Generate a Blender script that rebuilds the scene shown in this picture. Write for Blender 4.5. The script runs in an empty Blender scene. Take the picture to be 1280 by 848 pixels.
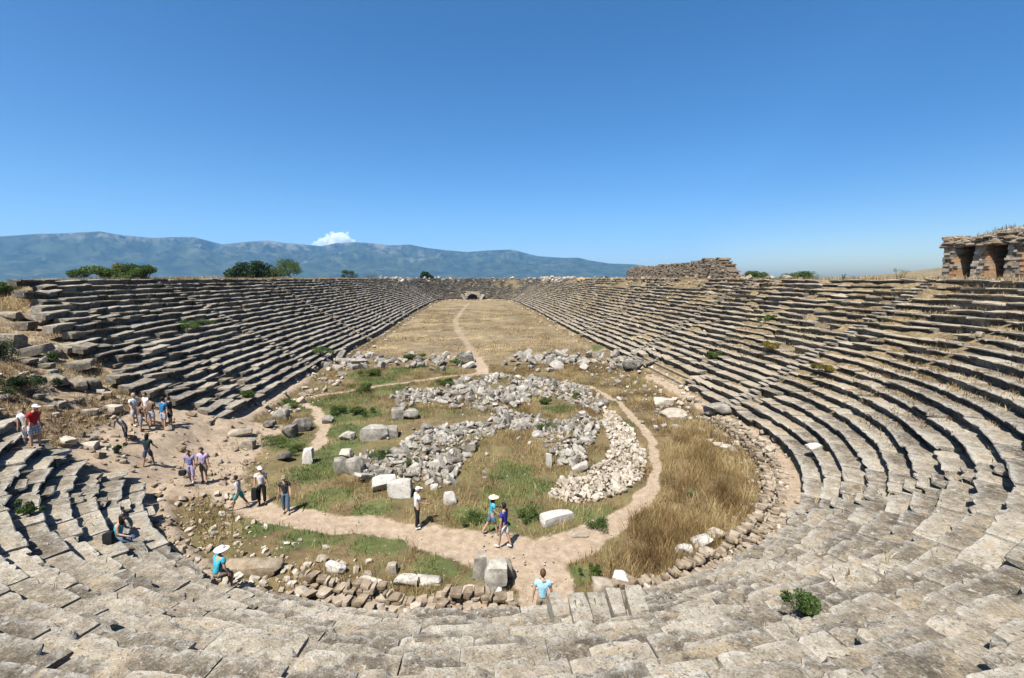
import bpy, bmesh, math, random
import numpy as np
from mathutils import Vector, Matrix, Quaternion

random.seed(7)
RNG = np.random.default_rng(11)
SC = bpy.context.scene
COL = SC.collection
R_ = math.radians

# ------------------------------------------------------------------ camera numbers
FPX, CX, CY = 580.0, 640.0, 424.0           # in pixels of a 1280 wide frame
EYE = np.array([0.0, 0.0, 10.0])
PITCH = math.atan(76.0 / FPX)
YAW = R_(4.9)                                # camera turned right of the stadium axis (+Y)
FWD = np.array([math.sin(YAW) * math.cos(PITCH), math.cos(YAW) * math.cos(PITCH), -math.sin(PITCH)])
RGT = np.array([math.cos(YAW), -math.sin(YAW), 0.0])
UPV = np.cross(RGT, FWD)

# ------------------------------------------------------------------ noise
def _hash(ix, iy, iz, seed):
    h = (ix.astype(np.uint32) * np.uint32(374761393) + iy.astype(np.uint32) * np.uint32(668265263)
         + iz.astype(np.uint32) * np.uint32(2147483647) + np.uint32(seed * 974711 & 0xffffffff))
    h = (h ^ (h >> np.uint32(13))) * np.uint32(1274126177)
    h = (h ^ (h >> np.uint32(16))) * np.uint32(2246822519)
    h = h ^ (h >> np.uint32(15))
    return (h & np.uint32(0xffffff)).astype(np.float64) / 0xffffff

def vnoise(p, seed=0):
    p = np.asarray(p, float)
    if p.shape[1] == 2:
        p = np.c_[p, np.zeros(len(p))]
    i = np.floor(p).astype(np.int64); f = p - i; f = f * f * (3 - 2 * f)
    out = 0
    for dx in (0, 1):
        wx = f[:, 0] if dx else 1 - f[:, 0]
        for dy in (0, 1):
            wy = f[:, 1] if dy else 1 - f[:, 1]
            for dz in (0, 1):
                wz = f[:, 2] if dz else 1 - f[:, 2]
                out = out + wx * wy * wz * _hash(i[:, 0] + dx, i[:, 1] + dy, i[:, 2] + dz, seed)
    return out

def fbm(p, octv=4, seed=0):
    p = np.asarray(p, float); a, s, t = 1.0, 0.0, 0.0
    for o in range(octv):
        s = s + a * vnoise(p, seed + o * 17); t += a; a *= .5; p = p * 2.03 + 5.3
    return s / t            # 0..1

def sstep(x, a, b):
    t = np.clip((np.asarray(x, float) - a) / (b - a), 0, 1)
    return t * t * (3 - 2 * t)

HZ_A = R_(21.5)                               # bearing of the long side of the air box
def hz_uv(x, y): return x * math.sin(HZ_A) + y * math.cos(HZ_A), -x * math.cos(HZ_A) + y * math.sin(HZ_A)   # along, to the left
HZ_U, HZ_V = (-2300, 10300), (-800, 10600)

# ------------------------------------------------------------------ the stadium outline
CXN, CYN, RN = 0.8, 28.0, 15.8              # near round end of the arena
YF, RF = 197.0, 15.0                        # far round end
N0, TR, RS, NR, Z0 = 1.05, 0.66, 0.41, 22, 0.86   # first row offset, tread, rise, rows, podium height
NTOP = N0 + NR * TR
ZTOP = Z0 + RS * NR

def half_width(y):
    ys = [28, 40, 60, 80, 130, 170, 197]
    ws = [15.8, 16.1, 16.0, 15.5, 16.2, 15.8, 15.0]
    return np.interp(y, ys, ws)

def build_outline():
    pts = []
    for a in np.radians(np.arange(180, 360, 1.0)):
        pts.append((CXN + RN * math.cos(a), CYN + RN * math.sin(a)))
    for y in np.arange(28, YF, .5):
        pts.append((CXN + half_width(y), y))
    for a in np.radians(np.arange(0, 180, 1.2)):
        pts.append((CXN + RF * math.cos(a), YF + RF * math.sin(a)))
    for y in np.arange(YF, 28, -.5):
        pts.append((CXN - half_width(y), y))
    P = np.array(pts)
    for _ in range(60):
        P = .5 * P + .25 * (np.roll(P, 1, 0) + np.roll(P, -1, 0))
    t = np.roll(P, -1, 0) - np.roll(P, 1, 0)
    t /= np.linalg.norm(t, axis=1)[:, None]
    return P, np.c_[t[:, 1], -t[:, 0]]

OP, ON = build_outline()
I_RIGHT, I_FAR = 180, 180 + 338
I_LEFT = I_FAR + 150
NOUT = len(OP)

def sdf(xy):
    xy = np.atleast_2d(np.asarray(xy, float))
    n = np.empty(len(xy)); idx = np.empty(len(xy), int)
    for a in range(0, len(xy), 4000):
        q = xy[a:a + 4000]
        d2 = (q[:, None, 0] - OP[None, :, 0]) ** 2 + (q[:, None, 1] - OP[None, :, 1]) ** 2
        j = d2.argmin(1)
        v = q - OP[j]
        sg = (v * ON[j]).sum(1)
        d = np.sqrt(d2[np.arange(len(q)), j])
        n[a:a + 4000] = np.where(sg >= 0, d, -d); idx[a:a + 4000] = j
    return n, idx

PH0 = 62.0                                   # degrees from -Y towards -X where the near seats break off
def ph_near(n): return PH0 + 1.7 * np.clip(n, 0, 8)
def y_left(n): return np.interp(n, [0, 2, 5, 9, 15.6, 24], [31, 30, 28.3, 30.2, 34.6, 40])
def breach_mask(xy, n):
    x, y = xy[:, 0] - CXN, xy[:, 1] - CYN
    phi = np.degrees(np.arctan2(-x, -y))
    m = sstep(phi, ph_near(n) - 1.5, ph_near(n) + 2.5) * (1 - sstep(phi, 165, 175))
    m = m * (1 - sstep(xy[:, 1], y_left(n) - .6, y_left(n) + 2.2))
    return m

def breach_height(n):
    return np.interp(n, [-3.6, -1.8, -.4, .8, 2.0, 4, 6, 10, 17, 24, 30, 60], [0, .15, .45, .9, 1.45, 2.15, 3.1, 5.5, 8.4, 9.3, 8.8, -4])

def outside_level(xy):
    x, y = xy[:, 0], xy[:, 1]
    r = np.hypot(x, y - 120)
    z = -9 + 15 * sstep(x, -40, 60) * (1 - sstep(r, 250, 1500))
    # a dry hill off to the right and a low rise past it
    for (hx, hy, hz, sx, sy) in ((345, 270, 14, 80, 80),):
        z = z + hz * np.exp(-((x - hx) / sx) ** 2 - ((y - hy) / sy) ** 2)
    return z

def ground_z(xy, seats=False):
    xy = np.atleast_2d(np.asarray(xy, float))
    n, idx = sdf(xy)
    x, y = xy[:, 0], xy[:, 1]
    near = sstep(-np.hypot(x, y - 30), -120, -60)
    rough = (fbm(np.c_[x * .35, y * .35], 4, 3) - .5) * .35 + (fbm(np.c_[x * 1.7, y * 1.7], 3, 9) - .5) * .10
    zin = rough * .55
    # low mound under the rubble, bank under the crossing wall
    zin = zin + .35 * np.exp(-(((x - 1.0) / 8.0) ** 2 + ((y - 31) / 7.5) ** 2) ** 2)
    zin = zin + .35 * np.exp(-((y - 50.5 + .004 * x * x) / 1.6) ** 2) * sstep(np.abs(x + .3), .7, 2.2)
    zpod = .5
    soil = np.where(x > 0, sstep(idx, 120, 200), 0) * (sstep(fbm(np.c_[x * .42, y * .42], 4, 51), .44, .68) * .38 + .04) + .10 * sstep(fbm(np.c_[x * .3, y * .3], 3, 57), .5, .7)
    slope = Z0 + RS * (n - N0) / TR - .27 + soil * sstep(n, N0 + .8, N0 + 2.5)
    if seats:
        k = np.floor((n - N0) / TR)
        slope = np.where((n >= N0) & (n < NTOP), Z0 + RS * (k + 1), slope)
    bw = np.where(x > 0, 16.0, 6.0)
    zrim = ZTOP - .12 + (fbm(np.c_[x * .15, y * .15], 3, 21) - .5) * .5
    out = outside_level(xy)
    zout = zrim + (out - zrim) * sstep(n - NTOP - bw, 0, np.where(x > 0, 60, 26))
    z = np.where(n < .15, zin, np.where(n < N0, zpod + rough * .3, np.where(n < NTOP, slope, zout)))
    m = breach_mask(xy, n)
    zb = breach_height(n) + (rough * 1.3 + (fbm(np.c_[x * .9, y * .9], 4, 93) - .5) * .5) * sstep(n, -3, 1)
    zb = np.where(n > 24, zb + (out - zb) * sstep(n, 26, 70), zb)
    zb = np.where(n < -2.0, np.maximum(zb, zin), zb)
    z = z * (1 - m) + zb * m
    return z

def proj(p):
    v = np.asarray(p, float) - EYE
    d = v @ FWD
    return CX + FPX * (v @ RGT) / d, CY - FPX * (v @ UPV) / d

def pg(px, py, seats=True, tmax=600):
    """where the sight line of a photo pixel meets the built ground"""
    d = FWD + (px - CX) / FPX * RGT - (py - CY) / FPX * UPV
    d = d / np.linalg.norm(d)
    t = np.geomspace(2, tmax, 1500)
    p = EYE + t[:, None] * d
    g = ground_z(p[:, :2], seats)
    hit = np.nonzero(p[:, 2] < g)[0]
    i = hit[0] if len(hit) else len(t) - 1
    if i > 0:
        p0, p1 = p[i - 1], p[i]; g0, g1 = g[i - 1], g[i]
        a = (p0[2] - g0) / max(1e-6, (p0[2] - g0) - (p1[2] - g1)); a = min(1, max(0, a))
        q = p0 + (p1 - p0) * a
    else:
        q = p[0]
    return np.array([q[0], q[1], float(ground_z(q[None, :2], seats)[0])])

def flo(px, py, z=0.0):
    """where the sight line meets the level arena floor"""
    d = FWD + (px - CX) / FPX * RGT - (py - CY) / FPX * UPV
    t = (z - EYE[2]) / d[2]
    return EYE + t * d

# ------------------------------------------------------------------ object helpers
def mesh_obj(name, verts, faces, mats, parent=None, mat_idx=None, smooth=None, tint=None, attrs=None):
    me = bpy.data.meshes.new(name)
    me.from_pydata(verts.tolist() if isinstance(verts, np.ndarray) else verts, [], faces.tolist() if isinstance(faces, np.ndarray) else faces)
    for m in (mats if isinstance(mats, (list, tuple)) else [mats]):
        me.materials.append(m)
    if mat_idx is not None:
        me.polygons.foreach_set('material_index', np.asarray(mat_idx, np.int32))
    if smooth is not None:
        me.polygons.foreach_set('use_smooth', np.ones(len(me.polygons), bool))
        if smooth < 180:
            me.set_sharp_from_angle(angle=R_(smooth))
    if tint is not None:
        at = me.attributes.new('tint', 'FLOAT_COLOR', 'POINT')
        at.data.foreach_set('color', np.asarray(tint, np.float32).ravel())
    for k, v in (attrs or {}).items():
        at = me.attributes.new(k, 'FLOAT', 'POINT')
        at.data.foreach_set('value', np.asarray(v, np.float32))
    me.update()
    o = bpy.data.objects.new(name, me); COL.objects.link(o)
    if parent is not None:
        o.parent = parent
    return o

def tag(o, label=None, cat=None, group=None, kind=None):
    if label: o['label'] = label
    if cat: o['category'] = cat
    if group: o['group'] = group
    if kind: o['kind'] = kind
    return o

def empty(name, loc, rz=0.0):
    e = bpy.data.objects.new(name, None); COL.objects.link(e)
    e.location = loc; e.rotation_euler = (0, 0, rz); e.empty_display_size = .3
    return e

# ------------------------------------------------------------------ materials
ALB = .68          # one overall trim of all the surface colours
class NT:
    def __init__(s, name):
        s.m = bpy.data.materials.new(name); s.m.use_nodes = True
        s.t = s.m.node_tree; s.t.nodes.clear()
        s.out = s.n('ShaderNodeOutputMaterial'); s.b = s.n('ShaderNodeBsdfPrincipled')
        s.l(s.b.outputs[0], s.out.inputs[0])
        s.b.inputs['Roughness'].default_value = .9
        s.b.inputs['Specular IOR Level'].default_value = .2
    def n(s, t, **k):
        q = s.t.nodes.new(t)
        for a, b in k.items(): setattr(q, a, b)
        return q
    def l(s, a, b): s.t.links.new(a, b)
    def pos(s): return s.n('ShaderNodeNewGeometry').outputs['Position']
    def obj(s): return s.n('ShaderNodeTexCoord').outputs['Object']
    def noise(s, vec, scale, detail=4, rough=.55, dist=0.0, out='Fac'):
        q = s.n('ShaderNodeTexNoise'); q.inputs['Scale'].default_value = scale
        q.inputs['Detail'].default_value = detail; q.inputs['Roughness'].default_value = rough
        q.inputs['Distortion'].default_value = dist
        s.l(vec, q.inputs['Vector']); return q.outputs[out]
    def vor(s, vec, scale, feature='F1', out='Distance', rnd=1.0):
        q = s.n('ShaderNodeTexVoronoi', feature=feature); q.inputs['Scale'].default_value = scale
        q.inputs['Randomness'].default_value = rnd
        s.l(vec, q.inputs['Vector']); return q.outputs[out]
    def ramp(s, fac, stops, interp='LINEAR'):
        q = s.n('ShaderNodeValToRGB'); cr = q.color_ramp; cr.interpolation = interp
        while len(cr.elements) < len(stops): cr.elements.new(.5)
        for e, (p, c) in zip(cr.elements, stops):
            e.position = p
            e.color = (c, c, c, 1) if isinstance(c, (int, float)) else (*c, 1)
        s.l(fac, q.inputs[0]); return q.outputs[0]
    def mix(s, fac, a, b, mode='MIX'):
        q = s.n('ShaderNodeMix', data_type='RGBA', blend_type=mode)
        if isinstance(fac, (int, float)): q.inputs[0].default_value = fac
        else: s.l(fac, q.inputs[0])
        for i, v in ((6, a), (7, b)):
            if isinstance(v, (tuple, list)): q.inputs[i].default_value = (*v, 1)
            else: s.l(v, q.inputs[i])
        return q.outputs[2]
    def math(s, op, a, b=None, clamp=False):
        q = s.n('ShaderNodeMath', operation=op); q.use_clamp = clamp
        for i, v in enumerate((a, b)):
            if v is None: continue
            if isinstance(v, (int, float)): q.inputs[i].default_value = v
            else: s.l(v, q.inputs[i])
        return q.outputs[0]
    def attr(s, name, out='Fac'):
        q = s.n('ShaderNodeAttribute'); q.attribute_name = name; return q.outputs[out]
    def sep(s, c):
        q = s.n('ShaderNodeSeparateColor'); s.l(c, q.inputs[0]); return q.outputs
    def color(s, c):
        if isinstance(c, tuple): s.b.inputs['Base Color'].default_value = (*c, 1)
        else: s.l(s.mix(1.0, c, (ALB, ALB, ALB), 'MULTIPLY'), s.b.inputs['Base Color'])
    def bump(s, h, strength=.5, dist=.02):
        q = s.n('ShaderNodeBump'); q.inputs['Strength'].default_value = strength; q.inputs['Distance'].default_value = dist
        s.l(h, q.inputs['Height']); s.l(q.outputs[0], s.b.inputs['Normal'])

def mat_seat():
    k = NT('weathered_seat_stone'); p = k.pos()
    t = k.sep(k.attr('tint', 'Color'))
    big = k.noise(p, .9, 5, .6); mid = k.noise(p, 4.5, 6, .65); fine = k.noise(p, 26, 5, .7)
    f = k.math('ADD', k.math('MULTIPLY', big, .35), k.math('MULTIPLY', mid, .65))
    f = k.math('ADD', f, k.math('MULTIPLY', k.math('SUBTRACT', t[0], .5), .30))
    f = k.math('ADD', f, k.math('MULTIPLY', k.math('SUBTRACT', fine, .5), .5))
    c = k.ramp(f, [(.27, (.060, .048, .034)), (.40, (.124, .102, .073)), (.51, (.225, .188, .136)), (.62, (.318, .276, .209)), (.78, (.49, .45, .372))])
    # dry earth and dead grass lying on the treads
    dn = k.noise(p, 1.3, 5, .62, .4)
    dm = k.ramp(k.math('ADD', dn, k.math('MULTIPLY', t[1], .42)), [(.60, 0.0), (.72, 1.0)])
    nz = k.n('ShaderNodeSeparateXYZ'); k.l(k.n('ShaderNodeNewGeometry').outputs['Normal'], nz.inputs[0])
    up = k.ramp(nz.outputs[2], [(.55, 0.0), (.85, 1.0)])
    dm = k.math('MULTIPLY', k.math('MULTIPLY', dm, up), .8)
    dc = k.mix(k.noise(p, 3.1, 3), (.31, .24, .155), (.43, .345, .225))
    c = k.mix(dm, c, dc)
    # pale crust along worn edges
    ew = k.math('MULTIPLY', t[2], k.ramp(k.noise(p, 5.5, 5, .7), [(.38, 0.0), (.58, .85)]))
    c = k.mix(ew, c, (.47, .45, .40))
    # lichen: dark freckles, pale blotches, a little orange
    v = k.noise(p, 11, 4, .75, .6)
    c = k.mix(k.ramp(v, [(.55, 0.0), (.63, .75)]), c, (.062, .055, .045))
    sp = k.noise(p, 24, 4, .8, .3)
    c = k.mix(k.ramp(sp, [(.56, 0.0), (.66, .6)]), c, (.42, .385, .32))
    c = k.mix(k.ramp(sp, [(.34, .65), (.42, 0.0)]), c, (.08, .068, .052))
    w = k.noise(p, 7.0, 5, .7, .3)
    c = k.mix(k.ramp(w, [(.57, 0.0), (.66, .65)]), c, (.50, .48, .43))
    o = k.noise(p, 2.2, 5, .7, .5)
    c = k.mix(k.ramp(o, [(.66, 0.0), (.74, .45)]), c, (.40, .235, .10))
    k.color(c)
    h = k.math('ADD', k.math('MULTIPLY', mid, .8), k.math('MULTIPLY', fine, .5))
    pit = k.vor(p, 17); h = k.math('ADD', h, k.math('MULTIPLY', k.ramp(pit, [(.0, 0.0), (.35, 1.0)]), .25))
    k.bump(h, .9, .05)
    return k.m

def mat_rubble(name, stops, warm=0.0, rnd=.28):
    k = NT(name); p = k.pos()
    oi = k.n('ShaderNodeObjectInfo').outputs['Random']
    t = k.sep(k.attr('tint', 'Color'))
    mid = k.noise(p, 3.3, 6, .65); fine = k.noise(p, 19, 5, .7)
    f = k.math('ADD', k.math('MULTIPLY', mid, .8), k.math('MULTIPLY', fine, .2))
    f = k.math('ADD', f, k.math('MULTIPLY', k.math('SUBTRACT', k.math('FRACT', k.math('ADD', oi, t[0])), .5), rnd))
    c = k.ramp(f, stops)
    v = k.noise(p, 9, 4, .75, .6)
    c = k.mix(k.ramp(v, [(.56, 0.0), (.66, .65)]), c, (.085, .08, .072))
    o = k.noise(p, 2.6, 4, .7, .5)
    c = k.mix(k.ramp(o, [(.58, 0.0), (.72, .35 + warm)]), c, (.46, .33, .19))
    k.color(c)
    k.bump(k.math('ADD', k.math('MULTIPLY', mid, .8), k.math('MULTIPLY', fine, .4)), .7, .03)
    return k.m

def mat_ground():
    k = NT('arena_ground'); p = k.pos()
    P, G, D, W, F = (k.attr(a) for a in ('path', 'green', 'dirt', 'dry', 'far'))
    n1 = k.noise(p, .55, 5, .6); n2 = k.noise(p, 3.2, 5, .65); n3 = k.noise(p, 17, 4, .7); nb = k.noise(p, .12, 4, .6)
    # withered turf: straw, brown, grey-brown
    f = k.math('ADD', k.math('MULTIPLY', n1, .5), k.math('MULTIPLY', n2, .5))
    c = k.ramp(f, [(.30, (.07, .05, .024)), (.44, (.125, .09, .043)), (.56, (.19, .138, .068)), (.72, (.32, .25, .135))])
    straw = k.ramp(k.math('ADD', k.math('MULTIPLY', nb, .35), k.math('ADD', k.math('MULTIPLY', n2, .35), k.math('MULTIPLY', n1, .30))), [(.37, (.10, .085, .058)), (.45, (.165, .13, .08)), (.53, (.26, .195, .105)), (.63, (.46, .37, .21))])
    c = k.mix(W, c, straw)
    gr = k.ramp(f, [(.3, (.045, .062, .018)), (.5, (.085, .108, .032)), (.7, (.16, .17, .06))])
    gm = k.ramp(k.math('ADD', k.math('MULTIPLY', G, .62), k.math('MULTIPLY', k.math('SUBTRACT', n2, .5), 1.1)), [(.28, 0.0), (.50, .9)])
    c = k.mix(gm, c, gr)
    di = k.ramp(k.math('ADD', k.math('MULTIPLY', n2, .6), k.math('MULTIPLY', n3, .4)), [(.32, (.22, .165, .115)), (.5, (.35, .27, .19)), (.68, (.48, .39, .29))])
    pm = k.ramp(k.math('ADD', k.math('MAXIMUM', P, D), k.math('MULTIPLY', k.math('SUBTRACT', n2, .5), .7)), [(.32, 0.0), (.62, 1.0)])
    c = k.mix(pm, c, di)
    # pebbles
    pe = k.vor(p, 7.5); pr = k.noise(p, 5.0, 2)
    c = k.mix(k.math('MULTIPLY', k.ramp(pe, [(.12, .85), (.2, 0.0)]), k.ramp(pr, [(.54, 0.0), (.62, 1.0)])), c, (.50, .45, .385))
    # far fields
    vv = k.vor(p, .0045, out='Color'); fs = k.sep(vv)
    fc = k.ramp(fs[0], [(.0, (.035, .055, .025)), (.45, (.05, .085, .03)), (.6, (.16, .15, .07)), (.8, (.09, .12, .05)), (1.0, (.30, .26, .15))], 'CONSTANT')
    fc = k.mix(k.ramp(k.noise(p, .02, 5, .7), [(.5, 0.0), (.6, .85)]), fc, (.03, .048, .02))
    c = k.mix(F, c, fc)
    k.color(c)
    k.bump(k.math('ADD', k.math('MULTIPLY', n2, .5), k.math('MULTIPLY', n3, .6)), .8, .06)
    return k.m

def mat_blades(name, stops, trans=.25):
    k = NT(name)
    t = k.sep(k.attr('tint', 'Color'))
    c = k.ramp(t[0], stops)
    k.color(c); k.b.inputs['Roughness'].default_value = .7
    tr = k.n('ShaderNodeBsdfTranslucent'); k.l(c, tr.inputs[0])
    mx = k.n('ShaderNodeMixShader'); mx.inputs[0].default_value = trans
    k.l(k.b.outputs[0], mx.inputs[1]); k.l(tr.outputs[0], mx.inputs[2]); k.l(mx.outputs[0], k.out.inputs[0])
    return k.m

def mat_plain(name, col, rough=.85, var=.15, scale=12.0):
    k = NT(name); o = k.obj()
    n = k.noise(o, scale, 4, .6)
    a = tuple(max(0, c * (1 - var)) for c in col); b = tuple(min(1, c * (1 + var)) for c in col)
    k.color(k.ramp(n, [(.3, a), (.7, b)])); k.b.inputs['Roughness'].default_value = rough
    return k.m

def mat_cloth(col, key, stripes=None):
    k = NT('cloth_' + key); o = k.obj()
    n = k.noise(o, 9, 4, .6)
    a = tuple(c * .82 for c in col); b = tuple(min(1, c * 1.12) for c in col)
    c = k.ramp(n, [(.3, a), (.7, b)])
    if stripes:
        for ax, sc in ((0, 70), (2, 62)):
            q = k.n('ShaderNodeSeparateXYZ'); k.l(o, q.inputs[0])
            s = k.math('SINE', k.math('MULTIPLY', q.outputs[ax], sc))
            c = k.mix(k.ramp(s, [(.35, 0.0), (.6, .6)]), c, stripes)
    k.color(c); k.bump(k.noise(o, 17, 3, .6, 1.2), 1.0, .03)
    return k.m

def mat_mountain():
    k = NT('mountain_slopes'); p = k.pos()
    n = k.noise(p, .0011, 8, .62); n2 = k.noise(p, .006, 6, .7)
    hz = k.n('ShaderNodeSeparateXYZ'); k.l(p, hz.inputs[0])
    rock = k.ramp(k.math('ADD', k.math('MULTIPLY', hz.outputs[2], .00042), k.math('ADD', k.math('MULTIPLY', n, .55), k.math('MULTIPLY', n2, .35))), [(.62, 0.0), (.74, .8)])
    c = k.mix(k.ramp(n2, [(.4, 0.0), (.6, 1.0)]), (.008, .018, .010), (.042, .058, .030))
    c = k.mix(rock, c, (.20, .18, .15))
    pale = k.ramp(k.noise(p, .0035, 7, .75), [(.60, 0.0), (.66, .7)])
    c = k.mix(pale, c, (.15, .135, .095))
    k.color(c); return k.m

M_SEAT = mat_seat()
M_GREY = mat_rubble('grey_marble', [(.29, (.10, .09, .076)), (.43, (.21, .193, .165)), (.57, (.335, .312, .27)), (.76, (.54, .51, .455))])
M_PALE = mat_rubble('pale_limestone', [(.25, (.20, .165, .125)), (.42, (.345, .295, .23)), (.6, (.48, .43, .355)), (.8, (.64, .60, .525))], .2)
M_WHITE = mat_rubble('white_marble', [(.2, (.36, .34, .30)), (.5, (.54, .515, .47)), (.8, (.68, .66, .62))])
M_BROWN = mat_rubble('brown_fieldstone', [(.25, (.11, .08, .052)), (.42, (.22, .17, .115)), (.6, (.33, .27, .20)), (.8, (.46, .395, .315))], .25)
M_GROUND = mat_ground()
M_DRY = mat_blades('dry_stalks', [(.0, (.115, .066, .026)), (.35, (.25, .16, .066)), (.7, (.40, .288, .128)), (1.0, (.57, .455, .24))])
M_GRN = mat_blades('green_blades', [(.0, (.038, .064, .014)), (.5, (.085, .135, .030)), (1.0, (.19, .235, .065))], .35)
M_LEAF = mat_blades('leaf_green', [(.0, (.030, .055, .014)), (.5, (.070, .120, .028)), (1.0, (.15, .21, .06))], .3)
M_LEAFD = mat_blades('leaf_dark', [(.0, (.010, .024, .008)), (.5, (.024, .050, .014)), (1.0, (.055, .09, .025))], .25)
M_LEAFO = mat_blades('leaf_turning', [(.0, (.06, .06, .015)), (.5, (.17, .14, .03)), (1.0, (.33, .23, .05))], .3)
M_BARK = mat_plain('bark', (.11, .085, .06))
M_MTN = mat_mountain()

# ------------------------------------------------------------------ ground sheet
PATHS = {}
def fl_list(pp):
    return np.array([flo(a, b)[:2] for a, b in pp])
PATHS['main'] = (fl_list([(262, 606), (300, 626), (340, 640), (390, 652), (450, 656), (520, 667), (600, 683), (660, 694), (716, 676), (765, 650), (798, 625), (818, 603), (822, 580), (815, 555), (800, 533), (782, 512), (762, 495), (735, 484), (690, 476), (640, 471), (604, 467)]),
                 [.85, .85, .85, .85, .95, 1.05, 1.25, 1.3, .95, .62, .45, .38, .36, .36, .36, .36, .36, .36, .36, .4, .8])
PATHS['left'] = (fl_list([(604, 467), (560, 471), (510, 478), (450, 487), (395, 495), (340, 503), (300, 512)]), [.8, .42, .40, .40, .45, .7, 1.2])
PATHS['spur'] = (fl_list([(372, 500), (392, 512), (402, 530), (403, 548), (396, 562)]), [.4, .4, .4, .4, .3])
PATHS['track'] = (fl_list([(604, 467), (600, 455), (588, 436), (573, 414), (569, 400), (578, 388), (586, 379)]), [1.0, .9, 1.0, 1.0, .9, .8, 1.0])
PATHS['gate'] = (fl_list([(640, 690), (668, 715), (680, 742), (684, 762)]), [1.5, 1.35, 1.2, 1.1])
PATHS['field'] = (fl_list([(456, 430), (480, 437), (500, 440)]), [.4, .4, .3])

def path_mask(xy):
    xy = xy + np.c_[fbm(xy * .7, 3, 301) - .5, fbm(xy * .7, 3, 302) - .5] * .9
    best = np.zeros(len(xy))
    for pts, ws in PATHS.values():
        for i in range(len(pts) - 1):
            a, b = pts[i], pts[i + 1]; ab = b - a
            t = np.clip(((xy - a) @ ab) / (ab @ ab), 0, 1)
            d = np.hypot(*(xy - a - t[:, None] * ab).T)
            w = ws[i] + (ws[i + 1] - ws[i]) * t
            best = np.maximum(best, 1 - sstep(d, w * .45, w * 1.05 + .05))
    return best

# patches of living green, as (photo x, photo y, radius m) on the arena floor
GREENS = [(400, 505, 2.2), (430, 515, 2.0), (470, 475, 2.6), (520, 462, 2.0), (560, 466, 1.6), (440, 540, 1.8), (395, 590, 1.6), (350, 555, 1.8), (450, 470, 1.5),
          (590, 645, .9), (660, 640, .9), (740, 642, 1.0), (470, 680, 1.1), (400, 670, 1.3), (545, 707, .9), (735, 712, .6), (330, 655, 1.0), (770, 505, 1.0),
          (700, 515, 1.3), (650, 600, 1.3), (620, 620, 1.0), (530, 520, .8), (880, 572, .7), (790, 530, 1.0), (490, 488, 2), (555, 480, 1.5), (640, 472, 1.5), (470, 640, 1.0), (420, 620, 1.2), (740, 440, 3), (700, 690, .5)]
GREENS += [(415, 525, 1.6), (440, 498, 2.4), (385, 510, 1.4), (425, 560, 1.5), (410, 580, 1.6), (460, 520, 1.4), (500, 466, 1.6), (380, 640, 1.4), (610, 650, .9), (790, 645, .6), (640, 590, 1.4), (660, 610, 1.2)]
GREEN_W = [(flo(a, b)[:2], r * 1.1) for a, b, r in GREENS]

def green_mask(xy):
    xy = xy + np.c_[fbm(xy * .8, 3, 311) - .5, fbm(xy * .8, 3, 312) - .5] * 1.6
    g = np.zeros(len(xy))
    for c, r in GREEN_W:
        d = np.hypot(*(xy - c).T)
        g = np.maximum(g, 1 - sstep(d, r * .4, r * 1.25))
    return g

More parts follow.
